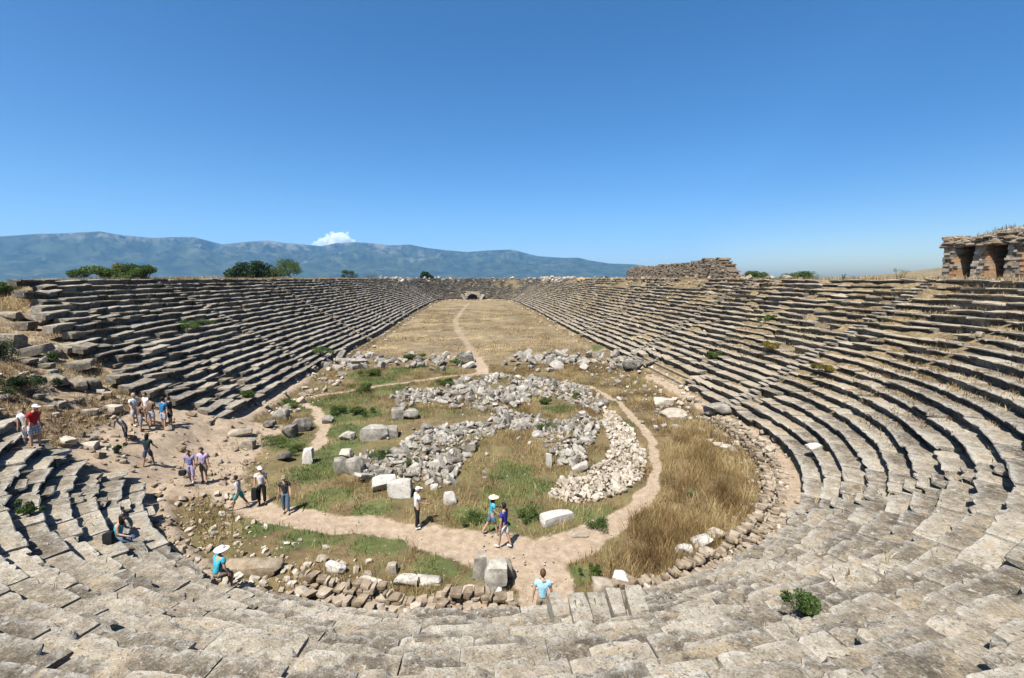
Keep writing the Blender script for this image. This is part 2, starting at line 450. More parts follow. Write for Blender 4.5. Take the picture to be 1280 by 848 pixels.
def make_ground():
    def axis(lo, hi, step, far, grow):
        a = list(np.arange(lo, hi + .001, step)); s = step
        while a[-1] < far[1]:
            s = min(s * grow, 900); a.append(a[-1] + s)
        s = step
        while a[0] > far[0]:
            s = min(s * grow, 900); a.insert(0, a[0] - s)
        return a
    xs = np.array(axis(-44, 46, .45, (-9800, 3100), 1.32))
    fine = [x for x in np.arange(-22, 20, .27)]
    xs = np.unique(np.round(np.r_[[x for x in xs if x < -22 or x > 20], fine], 4))
    ys = list(np.arange(-8, 10, .8)) + list(np.arange(10, 58, .28)) + list(np.arange(58, 120, .9)) + list(np.arange(120, 300, 2.0))
    s = 2.0
    while ys[-1] < 8600: s = min(s * 1.32, 900); ys.append(ys[-1] + s)
    s = .8
    while ys[0] > -1600: s = min(s * 1.4, 500); ys.insert(0, ys[0] - s)
    ys = np.array(ys)
    X, Y = np.meshgrid(xs, ys)
    xy = np.c_[X.ravel(), Y.ravel()]
    z = ground_z(xy)
    n, idx = sdf(xy)
    nx, ny = len(xs), len(ys)
    i = np.arange(ny - 1)[:, None] * nx + np.arange(nx - 1)[None, :]
    q = np.stack([i, i + 1, i + nx + 1, i + nx], -1).reshape(-1, 4)
    hu, hv = hz_uv(xy[:, 0], xy[:, 1])
    okv = (hu > HZ_U[0] + 20) & (hu < HZ_U[1] - 20) & (hv > HZ_V[0] + 10) & (hv < HZ_V[1] - 20)
    q = q[okv[q].all(1)]
    pm = path_mask(xy)
    m = breach_mask(xy, n)
    z = z - .05 * pm * (n < 0)
    dirt = m * sstep(n, -3.5, -1.5) * (1 - sstep(n + 2.2 * (fbm(xy * .5, 3, 87) - .5), 3.6, 5.2)) + .45 * m * (n > 5) * sstep(fbm(xy * .45, 4, 88), .56, .68)
    dirt = np.maximum(dirt, np.where(xy[:, 1] < 44, .7, .55 * sstep(fbm(xy * .4, 3, 45), .5, .65)) * ((n > .15) & (n < N0)))
    dirt = np.maximum(dirt, np.where(xy[:, 0] > 0, .30, .5) * ((n >= N0) & (n < NTOP)))
    g = green_mask(xy)
    ins = (n < 0)
    # light scatter of green everywhere in the round enclosure, little beyond
    base_g = np.where(ins & (xy[:, 1] < 49), .50, .12) * (.4 + 1.0 * fbm(xy * .3, 3, 61))
    base_g = base_g * np.where((xy[:, 0] > 8) & (xy[:, 1] < 40), .25, 1)
    g = np.clip(np.maximum(g, base_g), 0, 1) * (1 - dirt)
    g = np.where((xy[:, 1] > 56) & ins, .03 + .30 * sstep(fbm(xy * np.array([.16, .09]), 4, 66), .48, .66), g)
    dry = np.where(ins, sstep(xy[:, 1], 50, 60) * .95, 0) + np.where(n > NTOP - .5, .9, 0)
    dry = np.where((n >= N0) & (n < NTOP), .55, dry)
    dry = np.where(m > .3, .05, dry)
    far = sstep(n, 120, 260) * (1 - .85 * (np.hypot(xy[:, 0] - 420, xy[:, 1] - 350) < 420) )
    o = mesh_obj('ground', np.c_[xy, z], q, M_GROUND, smooth=180,
                 attrs={'path': pm * ins * np.where(xy[:, 1] > 58, .48, 1), 'green': g, 'dirt': dirt, 'dry': np.clip(dry, 0, 1), 'far': far})
    tag(o, kind='structure')
    return o
make_ground()

# ------------------------------------------------------------------ seating
class Acc:
    """collects pieces into one mesh"""
    def __init__(s): s.v, s.f, s.t, s.n, s.mi = [], [], [], 0, []
    def add(s, v, f, tint, mi=0):
        s.v.append(v); s.f += [[int(a) + s.n for a in q] for q in f]; s.n += len(v)
        s.mi += [mi] * len(f)
        s.t.append(np.tile(np.array(tint, float), (len(v), 1)) if np.ndim(tint) == 1 else tint)
    def build(s, name, mats, parent=None, smooth=40):
        if not s.v: return None
        return mesh_obj(name, np.concatenate(s.v), s.f, mats, parent, mat_idx=s.mi, smooth=smooth, tint=np.concatenate(s.t))

_grid_cache = {}
def grid_faces(na, nb):
    key = (na, nb)
    if key not in _grid_cache:
        f = []
        for i in range(na):
            for j in range(nb):
                j2 = (j + 1) % nb
                f.append([i * nb + j, i * nb + j2, (i + 1) * nb + j2, (i + 1) * nb + j])
        f.append(list(range(nb))[::-1]); f.append([na * nb + j for j in range(nb)])
        _grid_cache[key] = f
    return _grid_cache[key]

LODC = {'hi': 0, 'mid': 0, 'low': 0}
def seat_block(acc, p0, p1, nrm0, nrm1, ztop, dirt, ruin, depth=TR, thick=.46, overhang=.09):
    """one stone seat from curve point p0 to p1 (front edge), nrm outward"""
    L = np.hypot(*(p1 - p0))
    mid = (p0 + p1) / 2
    dc = math.sqrt(mid[0] ** 2 + mid[1] ** 2 + (ztop - 10) ** 2)
    lod = 0 if dc > 34 or mid[1] < 1.5 else (1 if dc > 19 else 2)
    LODC[['low', 'mid', 'hi'][lod]] += 1
    na = [2, 5, max(6, int(L / .085))][lod]
    nt = [1, 3, 7][lod]
    bk = depth + .16
    prof = [(.25, -thick), (.23, -.17), (.05, -.105), (0.0, -.04), (.025, -.004)]
    for j in range(1, nt + 1): prof.append((bk * j / nt, 0.0))
    prof.append((bk, -thick))
    prof = np.array(prof); prof[2:5, 0] -= overhang * .7
    nb = len(prof)
    a = np.linspace(0, 1, na + 1)
    base = p0 + (p1 - p0) * a[:, None]
    nr = nrm0 + (nrm1 - nrm0) * a[:, None]
    B = np.tile(prof[:, 0], na + 1); Cc = np.tile(prof[:, 1], na + 1)
    A = np.repeat(a, nb)
    # jitter
    rv = random.gauss
    dz = rv(0, .021 + .08 * ruin) - (.09 * random.random() if random.random() < .06 + .3 * ruin else 0)
    db = rv(0, .018 + .11 * ruin)
    tilt = rv(0, R_(1.0 + 6 * ruin)); pit = rv(0, R_(.6 + 5 * ruin)); yaw = rv(0, R_(.6 + 5 * ruin))
    B2 = B + db + (A - .5) * L * math.tan(yaw)
    Z = ztop + Cc + dz + (B - depth / 2) * math.tan(tilt) + (A - .5) * L * math.tan(pit)
    v = np.empty((len(B), 3))
    v[:, :2] = np.repeat(base, nb, 0) + np.repeat(nr, nb, 0) * B2[:, None]
    v[:, 2] = Z
    if lod:
        pn = v * 1.0
        e = np.minimum(A, 1 - A) * L
        wear = (.035 + .05 * ruin) * np.exp(-e / .06) * (Cc > -.1)
        v[:, 2] -= wear * (.4 + 1.2 * vnoise(pn * 5, 5))
        amp = [0, .026, .03][lod] * (1 + ruin)
        top = Cc > -.05
        v[:, 2] += top * (fbm(pn * 4.5, 4, 31) - .5) * amp * 1.6
        nose = (B < .05)
        chip = nose * np.maximum(0, fbm(pn * 3.6, 3, 77) - .54) * (.75 + .7 * ruin)
        v[:, :2] += np.repeat(nr, nb, 0) * (chip + (fbm(pn * 4, 3, 41) - .5) * amp * 1.6)[:, None]
        v[:, 2] -= chip * .4 * top
    else:
        r = RNG.random((na + 1) * nb)
        v[:, 2] += (Cc > -.05) * (r - .5) * .05
        v[:, :2] += np.repeat(nr, nb, 0) * ((B < .05) * (RNG.random(len(B)) - .5) * .09)[:, None]
    ed = np.clip(np.maximum((.9 if lod else .45) * np.exp(-np.maximum(B, 0) / (.07 if lod else .3)), .55 * np.exp(-np.minimum(A, 1 - A) * L / .07)), 0, 1) * (Cc > -.15)
    tn = np.tile(np.array([random.random(), dirt, 0, 1.0]), (len(v), 1)); tn[:, 2] = ed
    acc.add(v, grid_faces(na, nb), tn)

STAIRS = {}
def run_rows(bank, i0, i1, endfun0, endfun1, dirt, ruinfun, stair_every, skip=None, parent=None, rows=range(NR)):
    """rows of blocks between outline indices i0..i1 (i1 may pass the end of the loop)"""
    ids = np.arange(i0, i1 + 1) % NOUT
    stair_acc = {}
    for k in rows:
        n = N0 + k * TR
        pts = OP[ids] + ON[ids] * n; nr = ON[ids]
        seg = np.hypot(*np.diff(pts, axis=0).T); cum = np.r_[0, np.cumsum(seg)]
        s0, s1 = endfun0(k, cum), cum[-1] - endfun1(k, cum)
        def at(s):
            return (np.array([np.interp(s, cum, pts[:, 0]), np.interp(s, cum, pts[:, 1])]),
                    np.array([np.interp(s, cum, nr[:, 0]), np.interp(s, cum, nr[:, 1])]))
        acc = Acc(); s = s0 + random.random() * .3; zt = Z0 + RS * (k + 1)
        # rough bedding course the blocks lie on
        ss = np.arange(s0 + .3, s1 - .2, 1.1)
        if skip: ss = np.array([q for q in ss if not skip(k, at(q)[0])])
        if len(ss) > 2:
            bv = []
            for q in ss:
                c_, n_ = at(q); j = RNG.normal(size=4) * .02
                for b_, z_ in ((.24, -.52), (.24 + j[0], -.34 + j[1]), (TR + .05, -.34 + j[2]), (TR + .05, -.52)): bv.append((*(c_ + n_ * b_), zt + z_))
            acc.add(np.array(bv), grid_faces(len(ss) - 1, 4), (.35, dirt, 0, 1))
        drift = 0.0
        while s < s1 - .3:
            L = random.uniform(.85, 1.95)
            if s + L > s1: L = s1 - s
            # aisles of steps cross the rows at set places
            hit = None
            if stair_every:
                for st in [q for q in STAIRS.get(bank, []) if q < len(cum) - 6]:
                    u0 = np.interp(st, np.arange(len(cum)), cum)
                    if s < u0 + .45 and s + L > u0 - .45:
                        hit = u0; hs_ = st
            if hit is not None and hit - .45 - s > .35:
                L = hit - .45 - s; hit = None
            elif hit is not None:
                a, na_ = at(hit - .45); b, nb_ = at(hit + .45)
                if True:
                    seat_block(acc, a, b, na_, nb_, zt, dirt * .3, .12, overhang=.02)
                    a2, b2 = a - na_ * .31, b - nb_ * .31
                    seat_block(stair_acc.setdefault(hs_, Acc()), a2, b2, na_, nb_, zt - RS / 2, dirt * .3, .12, depth=.30, thick=.3, overhang=.02)
                s = hit + .47; continue
            a, na_ = at(s); b, nb_ = at(s + L)
            mid = (a + b) / 2
            ru = ruinfun(k, mid)
            if not (skip and skip(k, mid)) and random.random() > .012 + .10 * ru:
                drift = drift * .8 + random.gauss(0, .012)
                seat_block(acc, a, b, na_, nb_, zt + drift, min(1, dirt * (.6 + .8 * random.random())), ru,
                           overhang=random.uniform(.03, .13))
            s += L + random.uniform(.006, .05)
        acc.build('seat_row', M_SEAT, parent)
    for a in stair_acc.values(): a.build('stairway', M_SEAT, parent)

def zero(k, cum): return 0.0
IN0 = int(90 - 76)                           # outline index (degrees from left) of the near break
def near_ruin(k, mid):
    phi = math.degrees(math.atan2(-(mid[0] - CXN), -(mid[1] - CYN)))
    return .02 + .30 * max(0, 1 - (66 - phi) / 14) * (phi < 80) + (.30 if random.random() < .05 else 0)
def near_start(k, cum):
    n = N0 + k * TR
    return max(0, (76 - float(ph_near(n))) / 180 * math.pi * (RN + n) + random.gauss(.1, .45))
STAIRS['near'] = [22, 55, 88, 120]
bank = empty('seating_bank', (CXN, 4, 0)); INV = {}
def bank_thing(x, y, label):
    e = empty('seating_bank', (0, 0, 0))
    tag(e, label, 'seating bank', 'banks of stone seats round the stadium')
    return e
bpy.data.objects.remove(bank)
b_near = bank_thing(0, 0, 'curved bank of weathered grey stone seats sweeping round the near end of the enclosure')
run_rows('near', IN0, 166, near_start, zero, .13, near_ruin, True, parent=b_near)

def right_ruin(k, mid):
    r = .12 + (.4 if random.random() < .13 else 0)
    if mid[1] > 100: r *= .8
    if k < 3 and 34 < mid[1] < 52: r = .7
    return r
def right_skip(k, mid):
    if k > 17 and mid[1] > 60 and vnoise(np.array([[mid[0] * .11, mid[1] * .11, k * .35]]), 7)[0] > .60: return True
    return (k < 2 and 38 < mid[1] < 49)
STAIRS['right'] = [18, 60, 104, 150, 198, 246, 292, 338, 380, 410]
b_right = bank_thing(0, 0, 'long sunlit bank of tan stone seats strewn with dry grass, below the ruined arches')
run_rows('right', 166, I_FAR, zero, zero, .52, right_ruin, True, right_skip, b_right)

TUN = (CXN - .6, YF + RF)
STAIRS['far'] = [22, 58, 92, 128]
b_far = bank_thing(0, 0, 'distant curved bank of stone seats around the dark tunnel mouth')
run_rows('far', I_FAR, I_LEFT, zero, zero, .25, lambda k, m: .12, True,
         lambda k, m: k < 8 and abs(m[0] - TUN[0]) < 3.2, b_far)

def left_end(k, cum):                         # the left bank breaks off raggedly at its near end
    return max(0, random.gauss(.4, .6))
def left_ruin(k, mid):
    return .10 + .55 * float(1 - sstep(mid[1], 31, 42)) + (.18 if random.random() < .06 else 0)
def left_skip(k, mid):
    n = N0 + k * TR
    return mid[1] < y_left(n) + .3
STAIRS['left'] = [24, 66, 112, 160, 206, 252, 298, 340, 376]
b_left = bank_thing(0, 0, 'long shaded bank of dark grey stone seats ending in tumbled blocks beside the dirt ramp')
run_rows('left', I_LEFT, NOUT + 3, zero, left_end, .16, left_ruin, True, left_skip, b_left)
print('LOD', LODC)

# rear embankment crest stones sit with the ground; tunnel mouth in the far bank
def box(acc, c, s, tint=(.5, .2, .5, 1), rot=0.0, mi=0):
    x, y, z = [q / 2 for q in s]
    v = np.array([[-x, -y, -z], [x, -y, -z], [x, y, -z], [-x, y, -z], [-x, -y, z], [x, -y, z], [x, y, z], [-x, y, z]])
    cr, sr = math.cos(rot), math.sin(rot)
    v = np.c_[v[:, 0] * cr - v[:, 1] * sr, v[:, 0] * sr + v[:, 1] * cr, v[:, 2]] + np.array(c)
    acc.add(v, [[3, 2, 1, 0], [4, 5, 6, 7], [0, 1, 5, 4], [1, 2, 6, 5], [2, 3, 7, 6], [3, 0, 4, 7]], tint, mi)

# ------------------------------------------------------------------ stones
def stone_arrays(seed, dims, sub=6, cuts=4, rough=.05, square=.5):
    rg = np.random.default_rng(seed)
    bm = bmesh.new(); bmesh.ops.create_cube(bm, size=2.0)
    bmesh.ops.subdivide_edges(bm, edges=bm.edges[:], cuts=sub, use_grid_fill=True)
    v = np.array([q.co[:] for q in bm.verts]); f = [[q.index for q in p.verts] for p in bm.faces]
    bm.free()
    sph = v / np.linalg.norm(v, axis=1)[:, None] * 1.2
    v = v * square + sph * (1 - square)
    # lopsided box
    v[:, 0] *= 1 + .25 * (rg.random() - .5) * v[:, 1] + .25 * (rg.random() - .5) * v[:, 2]
    v[:, 1] *= 1 + .3 * (rg.random() - .5) * v[:, 0]
    v[:, 2] *= 1 + .3 * (rg.random() - .5) * v[:, 0] + .2 * (rg.random() - .5) * v[:, 1]
    for _ in range(cuts):
        d = rg.normal(size=3); d /= np.linalg.norm(d)
        t = (v @ d); lim = t.max() * rg.uniform(.62, .86)
        v -= np.outer(np.maximum(0, t - lim), d) * .95
    nr = v / np.linalg.norm(v, axis=1)[:, None]
    v += nr * (fbm(v * 1.9 + seed * 7.1, 4, seed % 97) - .5)[:, None] * rough * 4
    v *= np.array(dims) / 2 / np.abs(v).max(0)
    return v, f

TEMPL = {}
def stone_mesh(kind, i, mat):
    key = (kind, i, mat.name)
    if key in TEMPL: return TEMPL[key]
    rg = np.random.default_rng(hash((kind == 'slab', kind == 'cobble', kind == 'block', i)) % 10000)
    if kind == 'slab': dims, cuts, sq, ro = (1.0, rg.uniform(.5, .75), rg.uniform(.28, .42)), 3, .8, .03
    elif kind == 'block': dims, cuts, sq, ro = (1.0, rg.uniform(.6, .85), rg.uniform(.5, .75)), 2, .88, .028
    elif kind == 'boulder': dims, cuts, sq, ro = (1.0, rg.uniform(.65, .9), rg.uniform(.55, .8)), 5, .45, .075
    elif kind == 'shard': dims, cuts, sq, ro = (1.0, rg.uniform(.35, .55), rg.uniform(.22, .4)), 5, .78, .05
    elif kind == 'ashlar': dims, cuts, sq, ro = (1.0, rg.uniform(.55, .8), rg.uniform(.45, .7)), 5, .86, .04
    elif kind == 'cobble': dims, cuts, sq, ro = (1.0, rg.uniform(.6, .9), rg.uniform(.5, .8)), 4, .45, .06
    else: dims, cuts, sq, ro = (1.0, rg.uniform(.5, .85), rg.uniform(.4, .75)), 5, .7, .05
    v, f = stone_arrays(100 + i * 13 + len(kind), dims, 3 if kind in ('cobble', 'ashlar') else 6, cuts, ro, sq)
    me = bpy.data.meshes.new('stone_' + kind); me.from_pydata(v.tolist(), [], f); me.materials.append(mat)
    me.polygons.foreach_set('use_smooth', np.ones(len(me.polygons), bool)); me.set_sharp_from_angle(angle=R_(32))
    TEMPL[key] = me
    return me

def put_stone(name, me, loc, size, rot, sink=.25, scale=None):
    if scale is None: scale = (size * random.uniform(.75, 1.3), size * random.uniform(.6, 1.05), size * random.uniform(.45, .95))
    o = bpy.data.objects.new(name, me); COL.objects.link(o)
    s = scale or (size, size, size); o.scale = s
    o.rotation_euler = rot
    hz = max(abs(v.co.z) for v in me.vertices) * s[2]
    o.location = (loc[0], loc[1], loc[2] + hz * (1 - 2 * sink))
    return o

def poly_points(poly, count, seed, mind=.0, gaps=0.0, tries=60):
    """random points (metres) inside a polygon given in photo pixels, projected on the arena floor"""
    W = np.array([flo(a, b)[:2] for a, b in poly]); rg = np.random.default_rng(seed)
    lo, hi = W.min(0), W.max(0); out = []
    def inside(p):
        c = False; j = len(W) - 1
        for i in range(len(W)):
            if (W[i, 1] > p[1]) != (W[j, 1] > p[1]) and p[0] < (W[j, 0] - W[i, 0]) * (p[1] - W[i, 1]) / (W[j, 1] - W[i, 1]) + W[i, 0]: c = not c
            j = i
        return c
    t = 0
    while len(out) < count and t < count * tries:
        t += 1
        p = lo + rg.random(2) * (hi - lo)
        if not inside(p): continue
        if gaps and vnoise(np.array([[p[0] * .55, p[1] * .55, seed % 7]]), 5)[0] < gaps * rg.random(): continue
        if mind and any((p[0] - q[0]) ** 2 + (p[1] - q[1]) ** 2 < mind * mind for q in out): continue
        out.append(p)
    return np.array(out)

def c5(pts): return [(380 + x * .3538, 460 + y * .3538) for x, y in pts]
HEAP_UP = c5([(310, 105), (360, 75), (480, 75), (560, 45), (700, 32), (870, 42), (1000, 70), (1075, 125), (1040, 165), (930, 120), (800, 105), (745, 165), (620, 170), (540, 160), (430, 135), (340, 150)])
HEAP_MID = c5([(150, 350), (225, 300), (320, 300), (400, 240), (520, 225), (640, 215), (700, 175), (830, 190), (880, 225), (1000, 175), (1060, 210), (1000, 300), (985, 365), (900, 350), (850, 290), (800, 235), (690, 240), (620, 280), (560, 350), (520, 430), (400, 425), (320, 390), (200, 400)])
STRIP = c5([(1060, 150), (1110, 175), (1165, 235), (1205, 310), (1200, 390), (1130, 440), (1040, 470), (960, 480), (860, 460), (905, 400), (985, 375), (1060, 340), (1090, 280), (1060, 220)])

rest = Acc()                                   # everything past the 300 largest goes into one mass
def mass_stone(kind, i, mi, loc, size, rot, sink=.3):
    me = stone_mesh(kind, i, M_GREY)
    v = np.array([q.co[:] for q in me.vertices]) * size
    Rm = np.array(Matrix.Rotation(rot[2], 3, 'Z') @ Matrix.Rotation(rot[1], 3, 'Y') @ Matrix.Rotation(rot[0], 3, 'X'))
    v = v @ Rm.T
    hz = np.abs(v[:, 2]).max()
    v = v + np.array([loc[0], loc[1], loc[2] + hz * (1 - 2 * sink)])
    rest.add(v, [list(p.vertices) for p in me.polygons], (random.random(), .2, random.random(), 1), mi)

CAND = []
def heap(poly, count, smin, smax, seed, label, group, mat, kinds, mind, pile=0.0, sink=.36):
    pts = poly_points(poly, count, seed, mind, .9 if group in (G1, G2) else .3)
    z = ground_z(pts)
    c = pts.mean(0)
    rg = random.Random(seed)
    for p, zz in zip(pts, z):
        s = smin + (smax - smin) * rg.random() ** 1.8
        d = math.sqrt(p[0] ** 2 + p[1] ** 2 + 100)
        CAND.append((s / d, (p[0], p[1], zz + rg.random() ** 2 * pile), s, rg.choice(kinds), rg.randrange(6), mat, label, group, rg.random(), sink))

G1 = 'stones of the far rubble heap in the enclosure'
G2 = 'stones of the middle rubble heap in the enclosure'
G3 = 'pale stones of the strip beside the footpath bend'
G4 = 'stones of the low crossing wall left of the track'
G5 = 'stones of the low crossing wall right of the track'
KS = ['chunk', 'slab', 'slab', 'boulder', 'shard', 'shard']
heap(HEAP_UP, 330, .42, 1.15, 1, 'angular grey marble stone in the far rubble heap, just inside the upper footpath', G1, M_GREY, KS, .31, .16)
heap(HEAP_UP, 420, .2, .5, 11, 'angular grey marble stone in the far rubble heap, just inside the upper footpath', G1, M_GREY, KS, .24, .15)
heap(HEAP_MID, 400, .34, .92, 2, 'angular grey marble stone in the middle rubble heap that winds across the enclosure', G2, M_GREY, KS, .25, .14)
heap(HEAP_MID, 480, .15, .4, 12, 'angular grey marble stone in the middle rubble heap that winds across the enclosure', G2, M_GREY, KS, .2, .15)
heap(STRIP, 900, .12, .38, 3, 'small pale stone in the bright stony strip inside the footpath bend', G3, M_PALE, ['ashlar', 'ashlar', 'cobble'], .13, .08, .2)
WL = [(398, 474), (402, 458), (455, 446), (520, 447), (586, 444), (594, 458), (560, 466), (500, 466), (440, 472)]
WRR = [(622, 456), (640, 447), (700, 443), (760, 447), (812, 455), (826, 470), (800, 474), (740, 466), (690, 466), (630, 467)]
heap(WL, 75, .6, 1.9, 4, 'weathered stone in the low ruined crossing wall left of the track', G4, M_GREY, ['chunk', 'slab', 'boulder'], .6, .3)
heap(WRR, 85, .6, 2.0, 5, 'weathered stone in the low ruined crossing wall right of the track', G5, M_GREY, ['chunk', 'slab', 'boulder'], .6, .3)
heap(c5([(200, 330), (520, 60), (1060, 130), (1050, 400), (700, 520), (420, 460)]), 90, .15, .4, 6, '', '', M_GREY, ['cobble'], .3)
CAND.sort(key=lambda c: -c[0])
MI = {M_GREY.name: 0, M_PALE.name: 1, M_BROWN.name: 2}
quota = {G3: 48}
nind = 0
for sc_, loc, s, kind, i, mat, label, group, rr, sink in sorted(CAND, key=lambda c: -c[0] * (1.15 if c[7] == G3 else 1)):
    rot = (random.gauss(0, .55), random.gauss(0, .55), rr * 6.28)
    if group and nind < 235 and (group not in quota or quota[group] > 0):
        if group in quota: quota[group] -= 1
        o = put_stone('rubble_stone', stone_mesh(kind, i, mat), loc, s, rot, sink)
        tag(o, label, 'stone', group); nind += 1
    else:
        mass_stone(kind, i, MI[mat.name], loc, s, rot, sink)

# stones strewn along the foot of the seats and on the dirt ramp (mass), by outline offsets
def strew(count, i0, i1, n0, n1, smin, smax, mi, seed, sink=.25):
    rg = np.random.default_rng(seed)
    ii = rg.integers(i0, i1, count) % NOUT; nn = n0 + (n1 - n0) * rg.random(count)
    p = OP[ii] + ON[ii] * nn[:, None] + rg.normal(size=(count, 2)) * .15
    z = ground_z(p)
    for q, zz in zip(p, z):
        mass_stone('ashlar' if rg.random() < .65 else 'cobble', int(rg.integers(6)), mi, (q[0], q[1], zz), smin + (smax - smin) * rg.random() ** 2.2,
                   (rg.normal() * .3, rg.normal() * .3, rg.random() * 6.28), sink)
strew(260, 28, 72, -2.4, .7, .06, .34, 1, 21, .3); strew(300, 28, 90, -1.4, .8, .05, .26, 2, 33, .3); strew(90, 66, 91, -.4, .45, .10, .40, 1, 35, -.4)
strew(420, 99, 188, -1.3, .8, .06, .32, 1, 22, .3); strew(420, 99, 188, -.8, .7, .05, .26, 2, 34, .2)
strew(160, 160, 240, -1.9, 1.3, .15, .7, 1, 23)
strew(120, 180, 235, -5, -1, .15, .55, 0, 25)
strew(90, 36, 60, .3, 1.3, .1, .35, 2, 24)
strew(150, NOUT - 60, NOUT - 12, -2.5, 1.2, .15, .7, 1, 26)
strew(620, NOUT - 6, NOUT + 30, -3.6, 7, .03, .26, 2, 27); strew(40, NOUT - 6, NOUT + 30, -2, 7, .3, .6, 2, 38, .4); strew(420, NOUT - 4, NOUT + 30, 3.5, 20, .08, .55, 0, 37, .2)
strew(120, I_RIGHT + 60, I_FAR, -1.2, 1.2, .2, .7, 1, 28)
strew(120, I_LEFT, NOUT - 60, -1.2, 1.2, .2, .7, 1, 29)
strew(260, 166, I_FAR, 2, NTOP, .15, .55, 1, 30, .1)
strew(260, I_FAR - 120, I_LEFT + 60, NTOP - 2.5, NTOP + 2.5, .4, 1.7, 1, 41, .15)
strew(200, I_RIGHT + 30, I_FAR - 120, NTOP - 1.5, NTOP + 2, .3, 1.0, 2, 42, .15)
rgp = np.random.default_rng(77)
for pts_, ws_ in (PATHS['main'], PATHS['gate'], PATHS['left']):
    for _ in range(260):
        i_ = rgp.integers(0, len(pts_) - 1); q_ = pts_[i_] + (pts_[i_ + 1] - pts_[i_]) * rgp.random() + rgp.normal(size=2) * ws_[i_] * 1.1
        if sdf(q_)[0][0] > -.2: continue
        mass_stone('cobble', int(rgp.integers(6)), 1, (q_[0], q_[1], float(ground_z(q_[None])[0])), .02 + .09 * rgp.random() ** 4, (rgp.normal() * .3, 0, rgp.random() * 6), .25)
strew(160, 20, I_RIGHT, NTOP - .5, NTOP + 3, .2, .6, 0, 31)

# ------------------------------------------------------------------ boundary wall of the round enclosure
def masonry(acc, i0, i1, n_in, n_out, zb, zt, seed, mi=0, smin=.07, smax=.46):
    """coursed rough stones along the outline between two offsets"""
    rg = np.random.default_rng(seed)
    ids = np.arange(i0, i1 + 1) % NOUT
    for face, n in ((0, n_in), (1, n_out)):
        pts = OP[ids] + ON[ids] * n; seg = np.hypot(*np.diff(pts, axis=0).T); cum = np.r_[0, np.cumsum(seg)]
        z = zb
        while z < zt:
            h = rg.uniform(.06, .19); s = 0.0
            while s < cum[-1]:
                L = rg.uniform(smin, smax)
                top = zt - .9 * fbm(np.array([[s * .6 + seed, 0, 0]]), 3, 5)[0] + .36
                if z < top and rg.random() > .03:
                    c = np.array([np.interp(s + L / 2, cum, pts[:, 0]), np.interp(s + L / 2, cum, pts[:, 1])])
                    j = ids[min(len(ids) - 1, int(np.interp(s + L / 2, cum, np.arange(len(cum)))))]
                    t = np.array([-ON[j][1], ON[j][0]])
                    ang = math.atan2(t[1], t[0]) + rg.normal() * .22
                    me = stone_mesh('ashlar', int(rg.integers(6)), M_GREY)
                    v = np.array([q.co[:] for q in me.vertices]); v = v / (np.abs(v).max(0) * 2)
                    v = v * np.array([L * 1.05, rg.uniform(.26, .4), h * 1.25])
                    cr, sr = math.cos(ang), math.sin(ang)
                    v = np.c_[v[:, 0] * cr - v[:, 1] * sr, v[:, 0] * sr + v[:, 1] * cr, v[:, 2]]
                    v += np.array([c[0], c[1], z + h / 2]) + np.r_[ON[j] * rg.normal() * .06, rg.normal() * .035]
                    acc.add(v, [list(p.vertices) for p in me.polygons], (rg.random(), .3, rg.random(), 1), mi)
                s += L
            z += h
    # earth core
    pts0 = OP[ids] + ON[ids] * (n_in + .05); pts1 = OP[ids] + ON[ids] * (n_out - .05); m = len(ids)
    top = zt - .32
    v = np.concatenate([np.c_[pts0, np.full(m, zb - .2)], np.c_[pts0, np.full(m, top)], np.c_[pts1, np.full(m, top)], np.c_[pts1, np.full(m, zb - .2)]])
    f = []
    for i in range(m - 1):
        for r in range(3): f.append([r * m + i, r * m + i + 1, (r + 1) * m + i + 1, (r + 1) * m + i])
    acc.add(v, f, (.3, .9, .5, 1), 1)

def bwall(label, i0, i1, zt, seed, s0=.09, s1=.42):
    a = Acc(); masonry(a, i0, i1, -.28, .30, -.15, zt, seed, 0, s0, s1)
    o = a.build('boundary_wall', [M_BROWN, M_SEAT], None, 45)
    tag(o, label, 'stone wall', 'low walls round the enclosure')
bwall('low wall of brown rubble masonry left of the big upright boulder at the gap', 67, 91, .80, 3)
bwall('low wall of pale rubble masonry curving behind the tall dry grass', 102, 186, .56, 4, .07, .28)

rest_obj = rest.build('rubble', [M_GREY, M_PALE, M_BROWN], None, 32)
tag(rest_obj, 'small loose stones scattered over the enclosure, seat edges and ramp', 'rubble', kind='stuff')

# ------------------------------------------------------------------ blocks one can point to
def big(label, px, py, dims, rz, kind='block', mat=None, tiltx=0, tilty=0, sink=.12, name='stone_block', seed=0, cat='stone block', group=None, seats=True, sub=9):
    """a single large block standing on the ground seen at a photo pixel (its foot)"""
    p = pg(px, py, seats)
    pr = {'block': (5, .8, .04), 'slab': (4, .86, .03), 'boulder': (7, .42, .08), 'rough': (6, .68, .055)}[kind]
    v, f = stone_arrays(900 + seed * 31, dims, sub, pr[0], pr[2], pr[1])
    o = mesh_obj(name, v, f, mat or M_GREY, smooth=32, tint=np.tile([random.uniform(.3, .75), .1, .1, 1], (len(v), 1)))
    o.rotation_euler = (R_(tiltx), R_(tilty), R_(rz) - YAW)
    hz = dims[2] / 2
    ext = abs(math.sin(R_(tiltx))) * dims[1] / 2 + abs(math.sin(R_(tilty))) * dims[0] / 2
    o.location = (p[0], p[1], p[2] + hz * math.cos(R_(tiltx)) * math.cos(R_(tilty)) + ext * .8 - dims[2] * sink)
    tag(o, label, cat, group)
    return o

